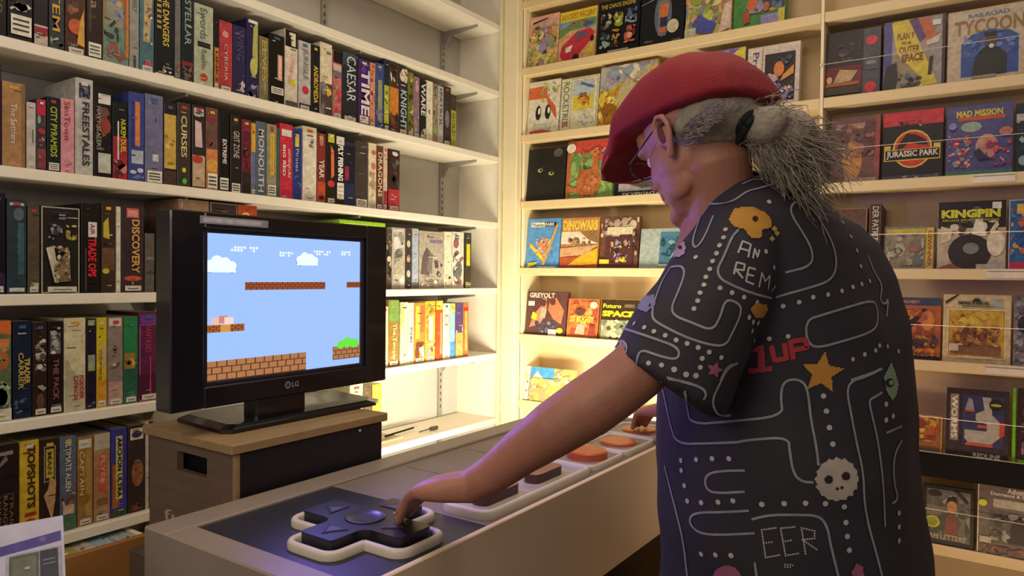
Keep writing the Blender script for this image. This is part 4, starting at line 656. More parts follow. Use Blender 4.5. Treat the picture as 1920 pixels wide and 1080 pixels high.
cover(5, 1897, 1906, 730, '#6cac2c', [('m', .1, .1, .9, .95, '#8ccc44 #5c9c24'.split(), 8, 3)], 'narrow bright green spine at the right edge', th=.1)
cover(5, 1907, 1980, 730, '#34262c', [('m', .1, .1, .9, .9, '#6c5060 #4c3444 #8c6c70'.split(), 20, .8), ('r', 0, 0, 1, .08, '#6cac2c')], 'dark green edged cover cut by the right edge')
# ledge 6
cover(6, 1664, 1725, 903, '#8480a0', [('t', 'BANANA', .45, .88, .96, .97, '#c8b834', .04), ('e', .55, .76, .22, .05, '#6ca034'), ('m', .5, .3, .9, .6, '#b84c5c #c8c0d0 #7c74a0'.split(), 8, .8), ('r', .3, .22, 1, .28, '#c0603c'), ('m', .3, .02, 1, .2, '#d8d4b8 #8c9c44 #3c3c2c'.split(), 12, .8)], 'lilac cover with yellow lettering against the shirt edge')
cover(6, 1728, 1828, 912, '#17120f', [('r', .08, .12, .93, .94, '#6c6860'), ('m', .1, .14, .92, .9, '#7c7870 #57544c #8c8880 #44423c'.split(), 26, .8), ('e', .24, .87, .14, .05, '#2a221c'), ('p', [(.62,.94),(.68,.96),(.9,.8),(.86,.76)], '#2a221c'), ('e', .58, .68, .1, .1, '#b8844c'), ('p', [(.46,.74),(.5,.84),(.66,.84),(.7,.72),(.66,.78),(.52,.78)], '#1c1410'), ('p', [(.44,.2),(.46,.5),(.56,.58),(.68,.5),(.7,.2)], '#7c4038'), ('e', .2, .4, .15, .1, '#b0ac28'), ('e', .2, .4, .11, .07, '#8c8c1c'), ('t', 'SAM LETTERS', .08, .14, .85, .22, '#a89c80', .03)], 'black framed portrait cover with a round yellow sticker')
cover(6, 1831, 1960, 905, '#6c6058', [('r', 0, 0, .02, 1, '#c8bca8'), ('t', 'Advanced', .45, .86, .85, .93, '#d8d0c0', .03), ('t', 'Dungeons & Dragons', .2, .8, .98, .86, '#d8d0c0', .03), ('r', .24, .66, .98, .77, '#b0a894'), ('r', .18, .2, 1, .62, '#57504c'), ('m', .2, .22, .98, .6, '#3c3634 #8c8680 #2c2624 #a09890 #57504c'.split(), 36, .6), ('p', [(.5,.22),(.55,.5),(.65,.58),(.75,.5),(.78,.22)], '#26201e'), ('e', .08, .7, .07, .045, '#c8c83c'), ('r', .04, .18, .22, .26, '#b8a898'), ('m', .1, .02, .95, .16, '#8c5c54 #6c4844'.split(), 10, .8)], 'grey brown cover headed Dungeons & Dragons')

# ------------------------------------------------------------------ television and crate
DK = mat('#0d0c12', .28, coat=.3, var=.04); DKM = mat('#121118', .5, var=.05)
TY0, TY1, TZ0, TZ1, TX = -2.018, -1.412, .967, 1.377, .62
tv = empty('television', (TX-.02, (TY0+TY1)/2, .905), 'black flat television showing a blue game scene on a wooden crate', 'television')
SY0, SY1, SZ0, SZ1 = -1.932, -1.497, 1.020, 1.334
e = MB(); F_ = .014
for a, b in (((TX-.055, TY0, TZ0), (TX, SY0-.012, TZ1)), ((TX-.055, SY1+.012, TZ0), (TX, TY1, TZ1)), ((TX-.055, SY0-.012, TZ0), (TX, SY1+.012, SZ0-.008)), ((TX-.055, SY0-.012, SZ1+.008), (TX, SY1+.012, TZ1))): e.bbox(a, b, DK, .003)
for a, b in (((TX-.03, SY0-.012, SZ0-.008), (TX-.008, SY0, SZ1+.008)), ((TX-.03, SY1, SZ0-.008), (TX-.008, SY1+.012, SZ1+.008)), ((TX-.03, SY0, SZ0-.008), (TX-.008, SY1, SZ0)), ((TX-.03, SY0, SZ1), (TX-.008, SY1, SZ1+.008))): e.bbox(a, b, mat('#25232e', .3), .001)
part(e, 'bezel', tv)
e = MB(); e.loft([[(x, (TY0+TY1)/2+c*(TY1-TY0)*.49*q, (TZ0+TZ1)/2+d*(TZ1-TZ0)*.48*q) for c, d in ((-1,-1),(1,-1),(1,1),(-1,1))] for x, q in ((TX-.03, 1), (TX-.075, .96), (TX-.11, .7))], DKM); part(e, 'back_shell', tv)
# the picture on the screen
def em(h, s=1.15): return mat(h, .3, emit=s)
e = MB(); e.box((TX-.025, SY0, SZ0), (TX-.014, SY1, SZ1), em('#94b4f0', 1.0))
A = Art(e, (TX-.014, SY0, SZ0), (0, 1, 0), (0, 0, 1), SY1-SY0, SZ1-SZ0, .00012)
def cloud(u, v, s=1):
    for du, dv, r in ((-.055, 0, .03), (-.02, .02, .038), (.02, .012, .036), (.055, -.002, .028)): A.ell(u+du*s, v+dv*s, r*s*.9, r*s*1.3, em('#4a5a9c', .6)); A.l -= 1
    A.l += 1
    for du, dv, r in ((-.055, 0, .03), (-.02, .02, .038), (.02, .012, .036), (.055, -.002, .028)): A.ell(u+du*s, v+(dv+.006)*s, r*s*.85, r*s*1.15, em('#cfe4f4')); A.l -= 1
    A.l += 1; A.rect(u-.075*s, v-.035*s, u+.075*s, v-.0*s, em('#cfe4f4'))
def bricks(u0, v0, u1, v1, base, mort, nx, ny):
    A.rect(u0, v0, u1, v1, em(mort, .7))
    w_ = (u1-u0)/nx; h_ = (v1-v0)/ny
    for j in range(ny):
        for i in range(-1, nx+1):
            a = max(u0, u0+(i+.5*(j % 2))*w_+.1*w_); b = min(u1, u0+(i+1+.5*(j % 2))*w_-.02*w_)
            if b > a: A.rect(a, v0+j*h_+.14*h_, b, v0+(j+1)*h_, em(base, .75)); A.l -= 1
    A.l += 1
cloud(.08, .775, 1.1); cloud(.61, .83, .95)
bricks(.215, .615, .735, .67, '#a0522c', '#3c1c18', 16, 3); bricks(.895, .625, 1.0, .67, '#a0522c', '#3c1c18', 4, 3)
bricks(.0, .33, .21, .38, '#b0602c', '#3c1c18', 6, 3); A.rect(.075, .33, .13, .38, em('#d09040', .9))
bricks(.0, .0, .6, .135, '#b87c50', '#5c3420', 11, 3); bricks(.79, .05, 1.0, .155, '#b87c50', '#5c3420', 5, 3)
for u, v, r in ((.85, .165, .03), (.9, .18, .04), (.955, .17, .035)): A.ell(u, v, r, r*1.05, em('#5cc83c'))
A.rect(.82, .155, .985, .172, em('#5cc83c'))
for u, v, c in ((.05, .4, '#e0b8b0'), (.09, .41, '#d08070'), (.12, .4, '#e8d0c8')): A.rect(u-.025, v-.02, u+.025, v+.03, em(c, .9))   # small pale blocks
for i, (u0, u1, v) in enumerate(((.13, .3, .9), (.42, .52, .875), (.63, .78, .895), (.85, .94, .9))):
    rr = random.Random(i)
    for j in range(int((u1-u0)/.018)):
        for q in (0, 1):
            if rr.random() < .8: A.rect(u0+j*.018, v-.02*q+.003, u0+j*.018+.012, v-.02*q+.016+rr.random()*.004, em('#d4e0f8')); A.l -= 1
part(e, 'screen', tv, label='lit screen with blue sky, clouds and brown brick platforms')
e = MB(); e.box((TX, -1.955, 1.352), (TX+.0015, -1.79, 1.368), mat('#8d8c98', .4)); Art(e, (TX+.0015, -1.955, 1.352), (0,1,0), (0,0,1), .165, .016).run([('r', .04, .2, .9, .8, '#b4b2bc')]); part(e, 'label_strip', tv)
e = MB(); A = Art(e, (TX, -1.742, .983), (0, 1, 0), (0, 0, 1), .04, .018); A.ell(.22, .5, .2, .46, '#8c8a94'); A.ell(.22, .5, .13, .3, '#3c3a44'); A.text('LG', .5, .15, .98, .85, '#8c8a94', bold=.02); part(e, 'maker_badge', tv)
e = MB(); e.bbox((.545, -1.80, .92), (.595, -1.66, 1.0), DK, .004); part(e, 'neck', tv)
bp = [(.630, -1.885), (.630, -1.46), (.60, -1.42), (.43, -1.40), (.40, -1.43), (.40, -1.86), (.42, -1.885), (.61, -1.90)]
e = MB()
def ringz(s_, z): c = (.52, -1.68); return [(c[0]+(x-c[0])*s_, c[1]+(y-c[1])*s_, z) for x, y in bp]
e.loft([ringz(1, .9065), ringz(1.0, .914), ringz(.9, .922), ringz(.45, .927)], DK); part(e, 'stand_base', tv)
# crate
CR = wood('#9c8058', 3, .55, .2, (14, 2, 14), 'crate_ply'); CRS = wood('#6c5848', 3, .6, .2, (2, 12, 12), 'crate_side')
cy0, cy1, cx0, cx1, cz0, cz1 = -1.936, -1.520, .395, .715, .62, .905
cr = empty('equipment_crate', (.57, -1.73, cz0), 'wooden crate with a black front holding the television', 'crate')
e = MB(); e.bbox((cx0-.01, cy0-.012, cz1-.02), (cx1+.006, cy1+.012, cz1), CR, .002); part(e, 'top_board', cr)
e = MB()
hx0, hx1, hz0, hz1 = aty(332, 875, cy0).x, aty(388, 875, cy0).x, .820, .862
for a, b in (((cx0, cy0, cz0), (hx0, cy0+.015, cz1-.02)), ((hx1, cy0, cz0), (cx1-.01, cy0+.015, cz1-.02)), ((hx0, cy0, cz0), (hx1, cy0+.015, hz0)), ((hx0, cy0, hz1), (hx1, cy0+.015, cz1-.02))): e.box(a, b, CRS)
part(e, 'side_panel', cr, label='side panel with a hand slot')
e = MB(); A = Art(e, (cx0+.05, cy0, .70), (1, 0, 0), (0, 0, 1), .09, .03); A.text('fu', .1, .1, .9, .9, '#b8a088', bold=.0); part(e, 'stencil_mark', cr)
e = MB(); e.box((cx0, cy1-.015, cz0), (cx1-.01, cy1, cz1-.02), CRS); part(e, 'side_panel', cr)
e = MB(); e.box((cx0, cy0+.02, cz0+.01), (cx1-.03, cy1-.02, cz1-.03), BLK); part(e, 'inner_box', cr)
e = MB(); e.bbox((cx1-.01, cy0+.012, cz0), (cx1, cy1-.002, cz1-.021), DKM, .002); part(e, 'front_panel', cr, label='black front panel')
e = MB(); e.bbox((cx1-.01, cy0, cz0), (cx1+.001, cy0+.011, cz1-.021), CR, .001); part(e, 'edge_strip', cr)
e = MB(); e.ell((cx1+.003, -1.60, .875), [Vector((.004,0,0)), Vector((0,.004,0)), Vector((0,0,.004))], MET, 10, 6); part(e, 'screw_head', cr, True)
e = MB(); e.bbox((.35, -1.96, 0), (.71, -1.50, cz0-.0005), mat('#57493e', .6), .003); tag(e.build('plinth'), 'dark plinth under the television crate, behind the controller table', 'plinth')

# ------------------------------------------------------------------ controller table
LAM = mat('#8c7e74', .5, bump=.03, var=.05, vscale=5); SIDE = mat('#e2caa8', .5, var=.05, vscale=3); PAN = mat('#232229', .45, var=.08, vscale=12); PAN2 = mat('#7c6f68', .55, var=.1, vscale=7)
tx0, tx1, ty0, ty1, tz = .735, 1.236, -2.133, -.70, .80
tb = empty('controller_table', ((tx0+tx1)/2, (ty0+ty1)/2, 0), 'long table built as a giant game controller with white rimmed pads', 'table')
e = MB(); e.bbox((tx0, ty0, .56), (tx0+.07, ty1, tz), LAM, .003); e.bbox((tx0+.07, ty0, .56), (tx1, ty0+.055, tz), LAM, .003); e.bbox((tx1-.012, ty0+.055, .56), (tx1, ty1, tz), SIDE, .002); e.bbox((tx0+.07, ty1-.03, .56), (tx1-.012, ty1, tz), LAM, .003); part(e, 'rim', tb)
e = MB(); e.box((tx0+.07, ty0+.055, .75), (tx1-.012, -1.76, .7935), PAN); part(e, 'dark_panel', tb, label='dark blue grey panel under the cross pad')
e = MB(); e.box((tx0+.07, -1.76, .75), (tx1-.012, ty1-.03, .794), PAN2)
for y in (-1.55, -1.33, -1.1): e.box((tx0+.09, y, .794), (1.02, y+.006, .7945), mat('#675b56', .5))
part(e, 'grey_panel', tb, label='grey panel under the oblong and round buttons')
e = MB(); e.box((tx0+.06, ty0+.06, 0), (tx1-.08, ty1-.06, .56), mat('#3a2c20', .6)); part(e, 'pedestal', tb)
e = MB(); e.box((tx0, ty0-.001, .3), (tx0+.5, ty0+.012, .56), LAM); part(e, 'end_panel', tb)
e = MB(); e.bbox((1.25, -1.45, .0), (1.40, -.22, .47), wood('#b08c50', 2, .5), .004)
tag(e.build('step_bench'), 'low pale wooden step along the right side of the controller table', 'step')
# rounded outlines
def rounded(pts, r, n=5):
    out = []; k = len(pts)
    for i in range(k):
        p = Vector(pts[i]); a = (Vector(pts[i-1])-p); b = (Vector(pts[(i+1) % k])-p)
        rr = min(r, a.length*.48, b.length*.48); A_ = p+a.normalized()*rr; B_ = p+b.normalized()*rr
        for j in range(n+1):
            t = j/n; out.append(A_.lerp(p, t).lerp(p.lerp(B_, t), t))
    return out
def offs(pts, d):                # offset closed 2D outline outward (CCW)
    out = []; k = len(pts)
    for i in range(k):
        a = pts[i-1]; b = pts[(i+1) % k]; t = (b-a).normalized(); out.append(pts[i]+Vector((t.y, -t.x))*d)
    return out
def rim(pts, wd, z0, z1, m):
    e = MB(); prof = ((0, z0), (0, z1-.004), (wd*.25, z1), (wd*.75, z1), (wd, z1-.004), (wd, z0))
    rings = [[(q.x, q.y, z) for q in offs(pts, d)] for d, z in prof]
    e.loft(rings, m, False); return e
RIMM = mat('#c9bfae', .4, var=.04); CROSS = mat('#1c1b22', .35, var=.06); PADM = mat('#8f857c', .5)
cxx, cyy = 1.060, -1.912; L1, L2, wA = .127, .118, .045
cr_pts = [(wA, -wA), (L1, -wA), (L1, wA), (wA, wA), (wA, L2), (-wA, L2), (-wA, wA), (-L1, wA), (-L1, -wA), (-wA, -wA), (-wA, -L2), (wA, -L2)]
cr2 = rounded([(cxx+a, cyy+b) for a, b in cr_pts], .016)
dp = empty('direction_pad', (cxx, cyy, .7935), 'giant dark cross shaped direction pad in a white rim', 'game pad')
part(rim(offs(cr2, .004), .013, .7936, .808, RIMM), 'rim', dp, True, 'white raised rim')
e = MB(); inn = offs(cr2, -.006)
e.prism([(q.x, q.y, .7937) for q in inn], (0, 0, 1), .026, CROSS); part(e, 'cross_button', dp)
def tri(c, d, z=.8198):
    d = Vector(d); s_ = Vector((-d.y, d.x)); c = Vector(c)
    return [(*(c+d*.022), z), (*(c-d*.016+s_*.024), z), (*(c-d*.016-s_*.024), z)]
for c, d in (((cxx+.08, cyy), (1, 0)), ((cxx-.08, cyy), (-1, 0)), ((cxx, cyy+.077), (0, 1)), ((cxx, cyy-.077), (0, -1))):
    e = MB(); e.prism(tri(c, d), (0, 0, 1), .0010, mat('#08080c', .6)); e.prism([(c[0]+(x-c[0])*.66-d[0]*.002, c[1]+(y-c[1])*.66-d[1]*.002, z+.0008) for x, y, z in tri(c, d)], (0, 0, 1), .0006, mat('#4c443f', .5)); part(e, 'painted_arrow_recess', dp)  # arrow recess painted flat: dark shaded outline, lighter lit interior
e = MB(); ring = lambda r, z: [(cxx+r*math.cos(i*math.pi/14), cyy+r*math.sin(i*math.pi/14), z) for i in range(28)]
e.loft([ring(.036, .8197), ring(.035, .8222), ring(.031, .8222), ring(.029, .8205), ring(.012, .820)], mat('#2e2c3a', .35)); part(e, 'centre_dimple', dp, True)
# oblong buttons
ob = empty('oblong_button_pad', (1.155, -1.54, .794), 'white rimmed pad with two dark raised oblong buttons', 'game pad')
O = rounded([(1.098, -1.735), (1.198, -1.735), (1.198, -1.345), (1.098, -1.345)], .022)
part(rim(O, .013, .7942, .812, RIMM), 'rim', ob, True, 'white raised rim')
e = MB(); e.prism([(q.x, q.y, .7942) for q in O], (0, 0, 1), .008, mat('#a99f92', .45)); part(e, 'plate', ob)
OB = mat('#4a2f26', .4, var=.08)
for y0, y1 in ((-1.70, -1.575), (-1.515, -1.40)):
    e = MB(); q2 = rounded([(1.128, y0), (1.168, y0), (1.168, y1), (1.128, y1)], .019)
    e.prism([(q.x, q.y, .8022) for q in q2], (0, 0, 1), .020, OB, mat('#8a5c40', .4)); part(e, 'oblong_button', ob)
# square pads with round buttons
RB = mat('#b4552f', .35, var=.06)
for (x0, y0, x1, y1, lb) in ((1.085, -1.318, 1.198, -1.165, 'square white rimmed pad with a raised red button, nearer one'), (1.075, -1.14, 1.198, -.975, 'square white rimmed pad with a flat red button, farther one'), (1.04, -.95, 1.19, -.80, 'farthest white rimmed pad under the right hand')):
    r = empty('round_button_pad', ((x0+x1)/2, (y0+y1)/2, .794), lb, 'game pad', 'square pads on the controller table')
    O = rounded([(x0, y0), (x1, y0), (x1, y1), (x0, y1)], .02)
    part(rim(O, .009, .7942, .808, RIMM), 'rim', r, True); e = MB(); e.prism([(q.x, q.y, .7942) for q in O], (0, 0, 1), .009, PADM); part(e, 'plate', r)
    if 'farthest' in lb: hb = .006
    else: hb = .019 if 'raised' in lb else .008
    cx_, cy_ = (x0+x1)/2, (y0+y1)/2; R_ = .05
    rg = lambda rr, z: [(cx_+rr*math.cos(i*math.pi/16), cy_+rr*math.sin(i*math.pi/16), z) for i in range(32)]
    e = MB(); e.loft([rg(R_, .8033), rg(R_, .8033+hb-.003), rg(R_-.004, .8033+hb)], RB); part(e, 'round_button', r)

# ------------------------------------------------------------------ lower left: bin with flat boxes, information card
ORA = wood('#a8743c', 2, .55, .15, (2, 2, 10), 'orange_ply')
ys0 = atx(264, 1010, .06).y
bn = empty('storage_bin', (.07, -2.1, 0), 'low orange plywood bin under the lowest shelf', 'bin')
e = MB(); e.bbox((.14, -2.6, .0), (.158, -1.50, .568), ORA, .002); part(e, 'front_panel', bn)
e = MB(); e.box((-.225, -2.6, .0), (.139, -1.50, .44), mat('#b8ac94', .6)); part(e, 'base', bn)
e = MB(); e.box((-.22, ys0, .441), (.139, ys0+.014, .532), WHITE); part(e, 'divider', bn)
fb = ['#a4b0b0', '#98b0bc', '#b8b0a0', '#a89a50', '#b4b0a4']
fl = ['blue grey box lying flat in the bin nearest the table', 'light blue box lying flat in the bin', 'cream box lying flat in the bin', 'mustard box lying flat in the bin', 'pale box with dark print lying in the bin by the card']
ys = [atx(q_, 1010, .06).y for q_ in (262, 226, 192, 158, 124, 60)]
for i in range(5):
    e = MB(); M = Matrix.Translation((.0, (ys[i]+ys[i+1])/2, .530)) @ Matrix.Rotation(.07, 4, 'X')
    e.bbox((-.21, -.022, -.062), (.128, .020, .0), prt(fb[i]), .002, M)
    A = Art(e, M @ Vector((.124, -.020, 0)), M.to_3x3() @ Vector((0, 1, 0)), M.to_3x3() @ Vector((-1, 0, 0)), .038, .32); A.run([('m', .1, .05, .9, .95, ['#d8d4c8', '#8c8c90', '#3c3c44', fb[i]], 8, 1.6)], i*5)
    tag(e.build('game_box'), fl[i], 'game box', 'boxes lying in the bin')
cdm = MB(); TL = P(-70, 1000, 1.02); TR = P(118, 966, 1.10); dn = (P(125, 1130, 1.0)-TR)
BL_ = TL+dn; n_ = (TR-TL).cross(TL-BL_).normalized()
if n_.dot(CAM-TL) < 0: n_ = -n_
card = empty('information_card', (BL_+(TR-TL)*.5+Vector((0, 0, -.0))), 'pale lilac information card with a blue heading and photo', 'sign')
cdm.prism([BL_, BL_+(TR-TL), TR, TL], -n_, .006, mat('#aaa6bc', .5))
exx = (TR-TL); eyy = (TL-BL_); A = Art(cdm, BL_, exx.normalized(), eyy.normalized(), exx.length, eyy.length)
A.n = n_
A.poly([(0, .62), (.97, .70), (.97, .82), (0, .72)], '#403a80'); A.ell(.78, .755, .035, .03, '#7a4a84'); A.rect(.42, .18, .97, .64, '#8f8f9c'); A.rect(.45, .22, .74, .62, '#4a4c44'); A.rect(.48, .26, .71, .58, '#5a5c52'); A.rect(.75, .24, .93, .62, '#27283a'); A.rect(.78, .5, .9, .515, '#6a6c80'); A.rect(.78, .45, .9, .465, '#6a6c80'); A.rect(.6, .44, .65, .47, '#9a9c94'); A.rect(.28, .05, .34, .4, '#6c4c60')

part(cdm, 'card', card)
e = MB(); q = BL_+(TR-TL)*.5-n_*.02; e.tube([q+Vector((0, 0, .06)), (q.x, q.y, .02)], .012, mat('#2c2a30', .4, .5), 12); part(e, 'post', card, True)
e = MB(); e.bbox((q.x-.12, q.y-.12, 0), (q.x+.12, q.y+.12, .02), mat('#2c2a30', .4, .5), .004); part(e, 'foot_plate', card)

# ------------------------------------------------------------------ the man
def remeshed(mb, name, voxel, iters, m, parent=None, disp=None, label=None):
    o = mb.build('tmp'); o.data.materials.clear()
    r = o.modifiers.new('r', 'REMESH'); r.mode = 'VOXEL'; r.voxel_size = voxel
    if iters: k = o.modifiers.new('s', 'SMOOTH'); k.iterations = iters; k.factor = .5
    dg = bpy.context.evaluated_depsgraph_get(); dg.update()
    me = bpy.data.meshes.new_from_object(o.evaluated_get(dg)); bpy.data.objects.remove(o)
    me.name = name; me.materials.clear(); me.materials.append(m)
    if disp:
        ns = [v.normal.copy() for v in me.vertices]
        for v, n in zip(me.vertices, ns): v.co = v.co+n*disp(v.co, n)
    me.polygons.foreach_set('use_smooth', [True]*len(me.polygons)); me.update()
    ob = bpy.data.objects.new(name, me); C.objects.link(ob)
    if parent:
        ob.parent = parent
        for v in me.vertices: v.co -= parent.location
    if label: ob['label'] = label
    return ob
SKIN = mat('#a8725c', .55, bump=.08, bscale=140, var=.10, vscale=14, sss=.08)
ph, th_ = math.radians(23), math.radians(25)
HD = Vector((-math.cos(ph), math.sin(ph), 0)); Zv = Vector((0, 0, 1))
HF = HD*math.cos(th_)-Zv*math.sin(th_); HU = HD*math.sin(th_)+Zv*math.cos(th_); HL = Vector((-math.sin(ph), -math.cos(ph), 0))
HO = P(1313, 268, 1.16)
def H(a, b, c): return HO+HF*a+HL*b+HU*c
def hell(mb, c, r, seg=(20, 12)): mb.ell(H(*c), [HF*r[0], HL*r[1], HU*r[2]], SKIN, *seg)
HIPC = Vector((1.70, -1.44, 0))
bd = MB()
hell(bd, (-.008, 0, .045), (.100, .076, .086), (32, 20)); hell(bd, (.042, 0, -.015), (.054, .060, .078)); hell(bd, (.040, 0, -.062), (.050, .052, .040))
hell(bd, (.082, 0, -.092), (.019, .025, .018)); hell(bd, (.066, 0, .045), (.036, .058, .045))
for sg in (1, -1):
    hell(bd, (.060, sg*.034, -.026), (.026, .021, .028)); hell(bd, (.088, sg*.024, .030), (.012, .026, .009))
    hell(bd, (.106, sg*.012, -.022), (.010, .007, .008)); hell(bd, (.03, sg*.046, -.052), (.034, .014, .034)); hell(bd, (.02, sg*.050, -.02), (.04, .018, .04))
    # ear: shell, rim, lobe
    hell(bd, (-.004, sg*.078, .002), (.012, .007, .024))
    rimp = [H(.010, sg*.078, -.012), H(.013, sg*.082, .008), H(.008, sg*.085, .026), H(-.004, sg*.088, .033), H(-.018, sg*.090, .026), H(-.022, sg*.089, .008), H(-.015, sg*.085, -.012), H(-.004, sg*.080, -.028)]
    bd.tube(rimp, [.0035, .0045, .005, .005, .005, .005, .005, .006], SKIN, 8); hell(bd, (-.001, sg*.079, -.029), (.008, .006, .009))
bd.tube([H(.094, 0, .028), H(.108, 0, .002), H(.118, 0, -.017)], [.007, .009, .012], SKIN, 12)
hell(bd, (.090, 0, -.040), (.014, .024, .014)); hell(bd, (.096, 0, -.050), (.008, .021, .005)); hell(bd, (.093, 0, -.060), (.009, .018, .006))
NB = P(1354, 402, 1.165)
bd.tube([H(-.012, 0, .0), H(-.016, 0, -.05), NB.lerp(H(-.016, 0, -.05), .5), NB, NB-Zv*.1+FW*.03], [.060, .054, .052, .058, .08], SKIN, 24)
hell(bd, (.052, 0, -.082), (.036, .036, .026))
def arm(mb, pts):
    # resample smooth
    P_ = [P(x, y, t) for x, y, t, r in pts]; R_ = [r/F*t for x, y, t, r in pts]
    mb.tube(P_, R_, SKIN, 22)
    for p, r in zip(P_, R_): mb.ell(p, [Vector((r, 0, 0)), Vector((0, r, 0)), Vector((0, 0, r))], SKIN, 18, 10)
arm(bd, [(1385, 445, 1.115, 74), (1330, 525, 1.10, 66), (1265, 612, 1.085, 60), (1192, 697, 1.07, 57), (1150, 730, 1.07, 57), (1104, 762, 1.075, 58), (1040, 803, 1.09, 53), (980, 845, 1.115, 44), (925, 888, 1.14, 36), (882, 912, 1.16, 31)])
def hand(mb, W, K, T, zt, side, spread=1.0, big=1.0):
    d = (K-W).normalized(); hz = Vector((T.x-W.x, T.y-W.y, 0)).normalized()
    s = Vector((-hz.y, hz.x, 0))*side                     # towards the thumb
    n = d.cross(s); n = n if n.z > 0 else -n
    c = W.lerp(K, .55); L = (K-W).length
    rings = []
    for f, wd, tk in ((-.15, .027, .021), (.15, .031, .020), (.45, .038, .019), (.8, .042, .016), (1.0, .040, .012), (1.08, .034, .008)):
        q = W+d*(L*f); wd *= 1+(big-1)*.5; tk *= big; rings.append([q+s*(math.copysign(abs(math.cos(a))**.75, math.cos(a))*wd)+n*(math.copysign(abs(math.sin(a))**.85, math.sin(a))*tk) for a in [i*math.pi/12 for i in range(24)]])
    mb.loft(rings, SKIN)
    for off, ln, r in ((-.033, -.022, .0076), (-.011, -.004, .0086), (.012, .004, .009), (.034, -.004, .0088)):
        r *= 1+(big-1)*.75; k = K+s*off-n*.001; tip = T+s*(off*.9*spread)+hz*ln; tip = Vector((tip.x, tip.y, zt+r*.8))
        m1 = k.lerp(tip, .42)+Zv*.012; m2 = k.lerp(tip, .76)+Zv*.009
        mb.tube([k-d*.02, k, m1, m2, tip], [r*1.15, r*1.2, r*1.05, r*.98, r*.8], SKIN, 12)
        for p, rr in ((k, r*1.22), (m1, r*1.1), (m2, r*1.02), (tip, r*.82)): mb.ell(p, [Vector((rr, 0, 0)), Vector((0, rr, 0)), Vector((0, 0, rr))], SKIN, 12, 8)
        nails.append((tip+hz*.002+Zv*r*.62, hz, s, r*.6))
    a = W+d*(L*.15)+s*.024-n*.006; b = a+d*.030+s*.024-n*.010; e_ = b+d*.026+s*.006-n*.012; e_ = Vector((e_.x, e_.y, max(e_.z, zt+.009)))
    mb.tube([a, b, e_], [.014, .0115, .009], SKIN, 12)
    for p, rr in ((a, .015), (b, .012), (e_, .0092)): mb.ell(p, [Vector((rr, 0, 0)), Vector((0, rr, 0)), Vector((0, 0, rr))], SKIN, 12, 8)
nails = []
W1 = P(882, 912, 1.16); T1 = atz(748, 966, .828)
K1 = P(806, 914, 1.20)
hand(bd, W1, K1, T1, .8205, -1, .72, 1.22)
W2 = Vector((1.245, -.975, .895)); K2 = Vector((1.165, -.925, .872))
S2 = P(1440, 450, 1.44); E2 = Vector((1.50, -1.09, .98))
bd.tube([S2, S2.lerp(E2, .5), E2, E2.lerp(W2, .35), E2.lerp(W2, .7), W2], [.056, .050, .045, .043, .034, .026], SKIN, 18)
bd.ell(E2, [Vector((.045, 0, 0)), Vector((0, .045, 0)), Vector((0, 0, .045))], SKIN)
hand(bd, W2, K2, Vector((1.11, -.885, .81)), .8105, -1, .9)
# trunk and legs
trunk = []
BF = Vector((-math.cos(math.radians(8)), math.sin(math.radians(8)), 0)); BS = Vector((-BF.y, BF.x, 0))
RG = [(332, 1392, 1462, 1.175, .05), (346, 1366, 1488, 1.18, .085), (362, 1348, 1516, 1.19, .12), (390, 1332, 1552, 1.20, .155), (420, 1316, 1592, 1.215, .18), (460, 1304, 1622, 1.23, .20), (520, 1292, 1648, 1.245, .21), (600, 1276, 1668, 1.26, .218), (720, 1252, 1684, 1.28, .225), (850, 1247, 1690, 1.28, .23), (950, 1250, 1698, 1.28, .232), (1080, 1256, 1710, 1.28, .235), (1150, 1258, 1716, 1.28, .235)]
def ring(l, r, py, t, b, inset=0, n=48, ex=.86, tilt=.0):
    c = P((l+r)/2, py, t); hw = (r-l)/2/F*t; a = math.sqrt(max(hw*hw-(.26*b)**2, .0004))/.965-inset; b = b-inset; out = []
    for i in range(n):
        an = 2*math.pi*i/n; ca, sa = math.cos(an), math.sin(an)
        out.append(c+BF*(math.copysign(abs(ca)**ex, ca)*a)+BS*(math.copysign(abs(sa)**ex, sa)*b)+Zv*(-ca*a*tilt))
    return out
bd.loft([ring(l, r, py, t, b, .022) for py, l, r, t, b in RG[3:]], SKIN)
LC = [HIPC+BS*s_*.095 for s_ in (1, -1)]
for c in LC:
    bd.tube([Vector((c.x, c.y, .78)), Vector((c.x-.005, c.y, .46)), Vector((c.x+.005, c.y, .28)), Vector((c.x+.01, c.y, .09))], [.088, .058, .055, .042], SKIN, 18)
    bd.ell((c.x-.04, c.y, .045), [Vector((.11, 0, 0)), Vector((0, .04, 0)), Vector((0, 0, .035))], SKIN)
body = remeshed(bd, 'person', .0036, 3, SKIN)
off = Vector((HIPC.x, HIPC.y, 0)); body.location = off
for v in body.data.vertices: v.co -= off
tag(body, 'man in red flat cap and dark maze print shirt leaning over and pressing the pad', 'person')
for i, (p, a, s_, r) in enumerate(nails[:4]):
    e = MB(); e.ell(p, [a*r*1.1, s_*r, Zv*.0012], mat('#c09484', .3), 10, 6); part(e, 'fingernail', body, True)
for sg in (1, -1):
    e = MB(); c = H(.0775, sg*.030, .010); e.ell(c, [HF*.0115, HL*.0115, HU*.0115], mat('#d8d0c8', .2), 16, 12); e.ell(c+HF*.0085, [HF*.0045, HL*.0052, HU*.0052], mat('#3c4a50', .1), 12, 8)
    part(e, 'eye', body, True)
    e = MB(); e.tube([H(.098, sg*.012, .036), H(.099, sg*.026, .040), H(.088, sg*.044, .035)], [.003, .004, .002], mat('#9a948c', .8), 8); part(e, 'eyebrow', body, True)
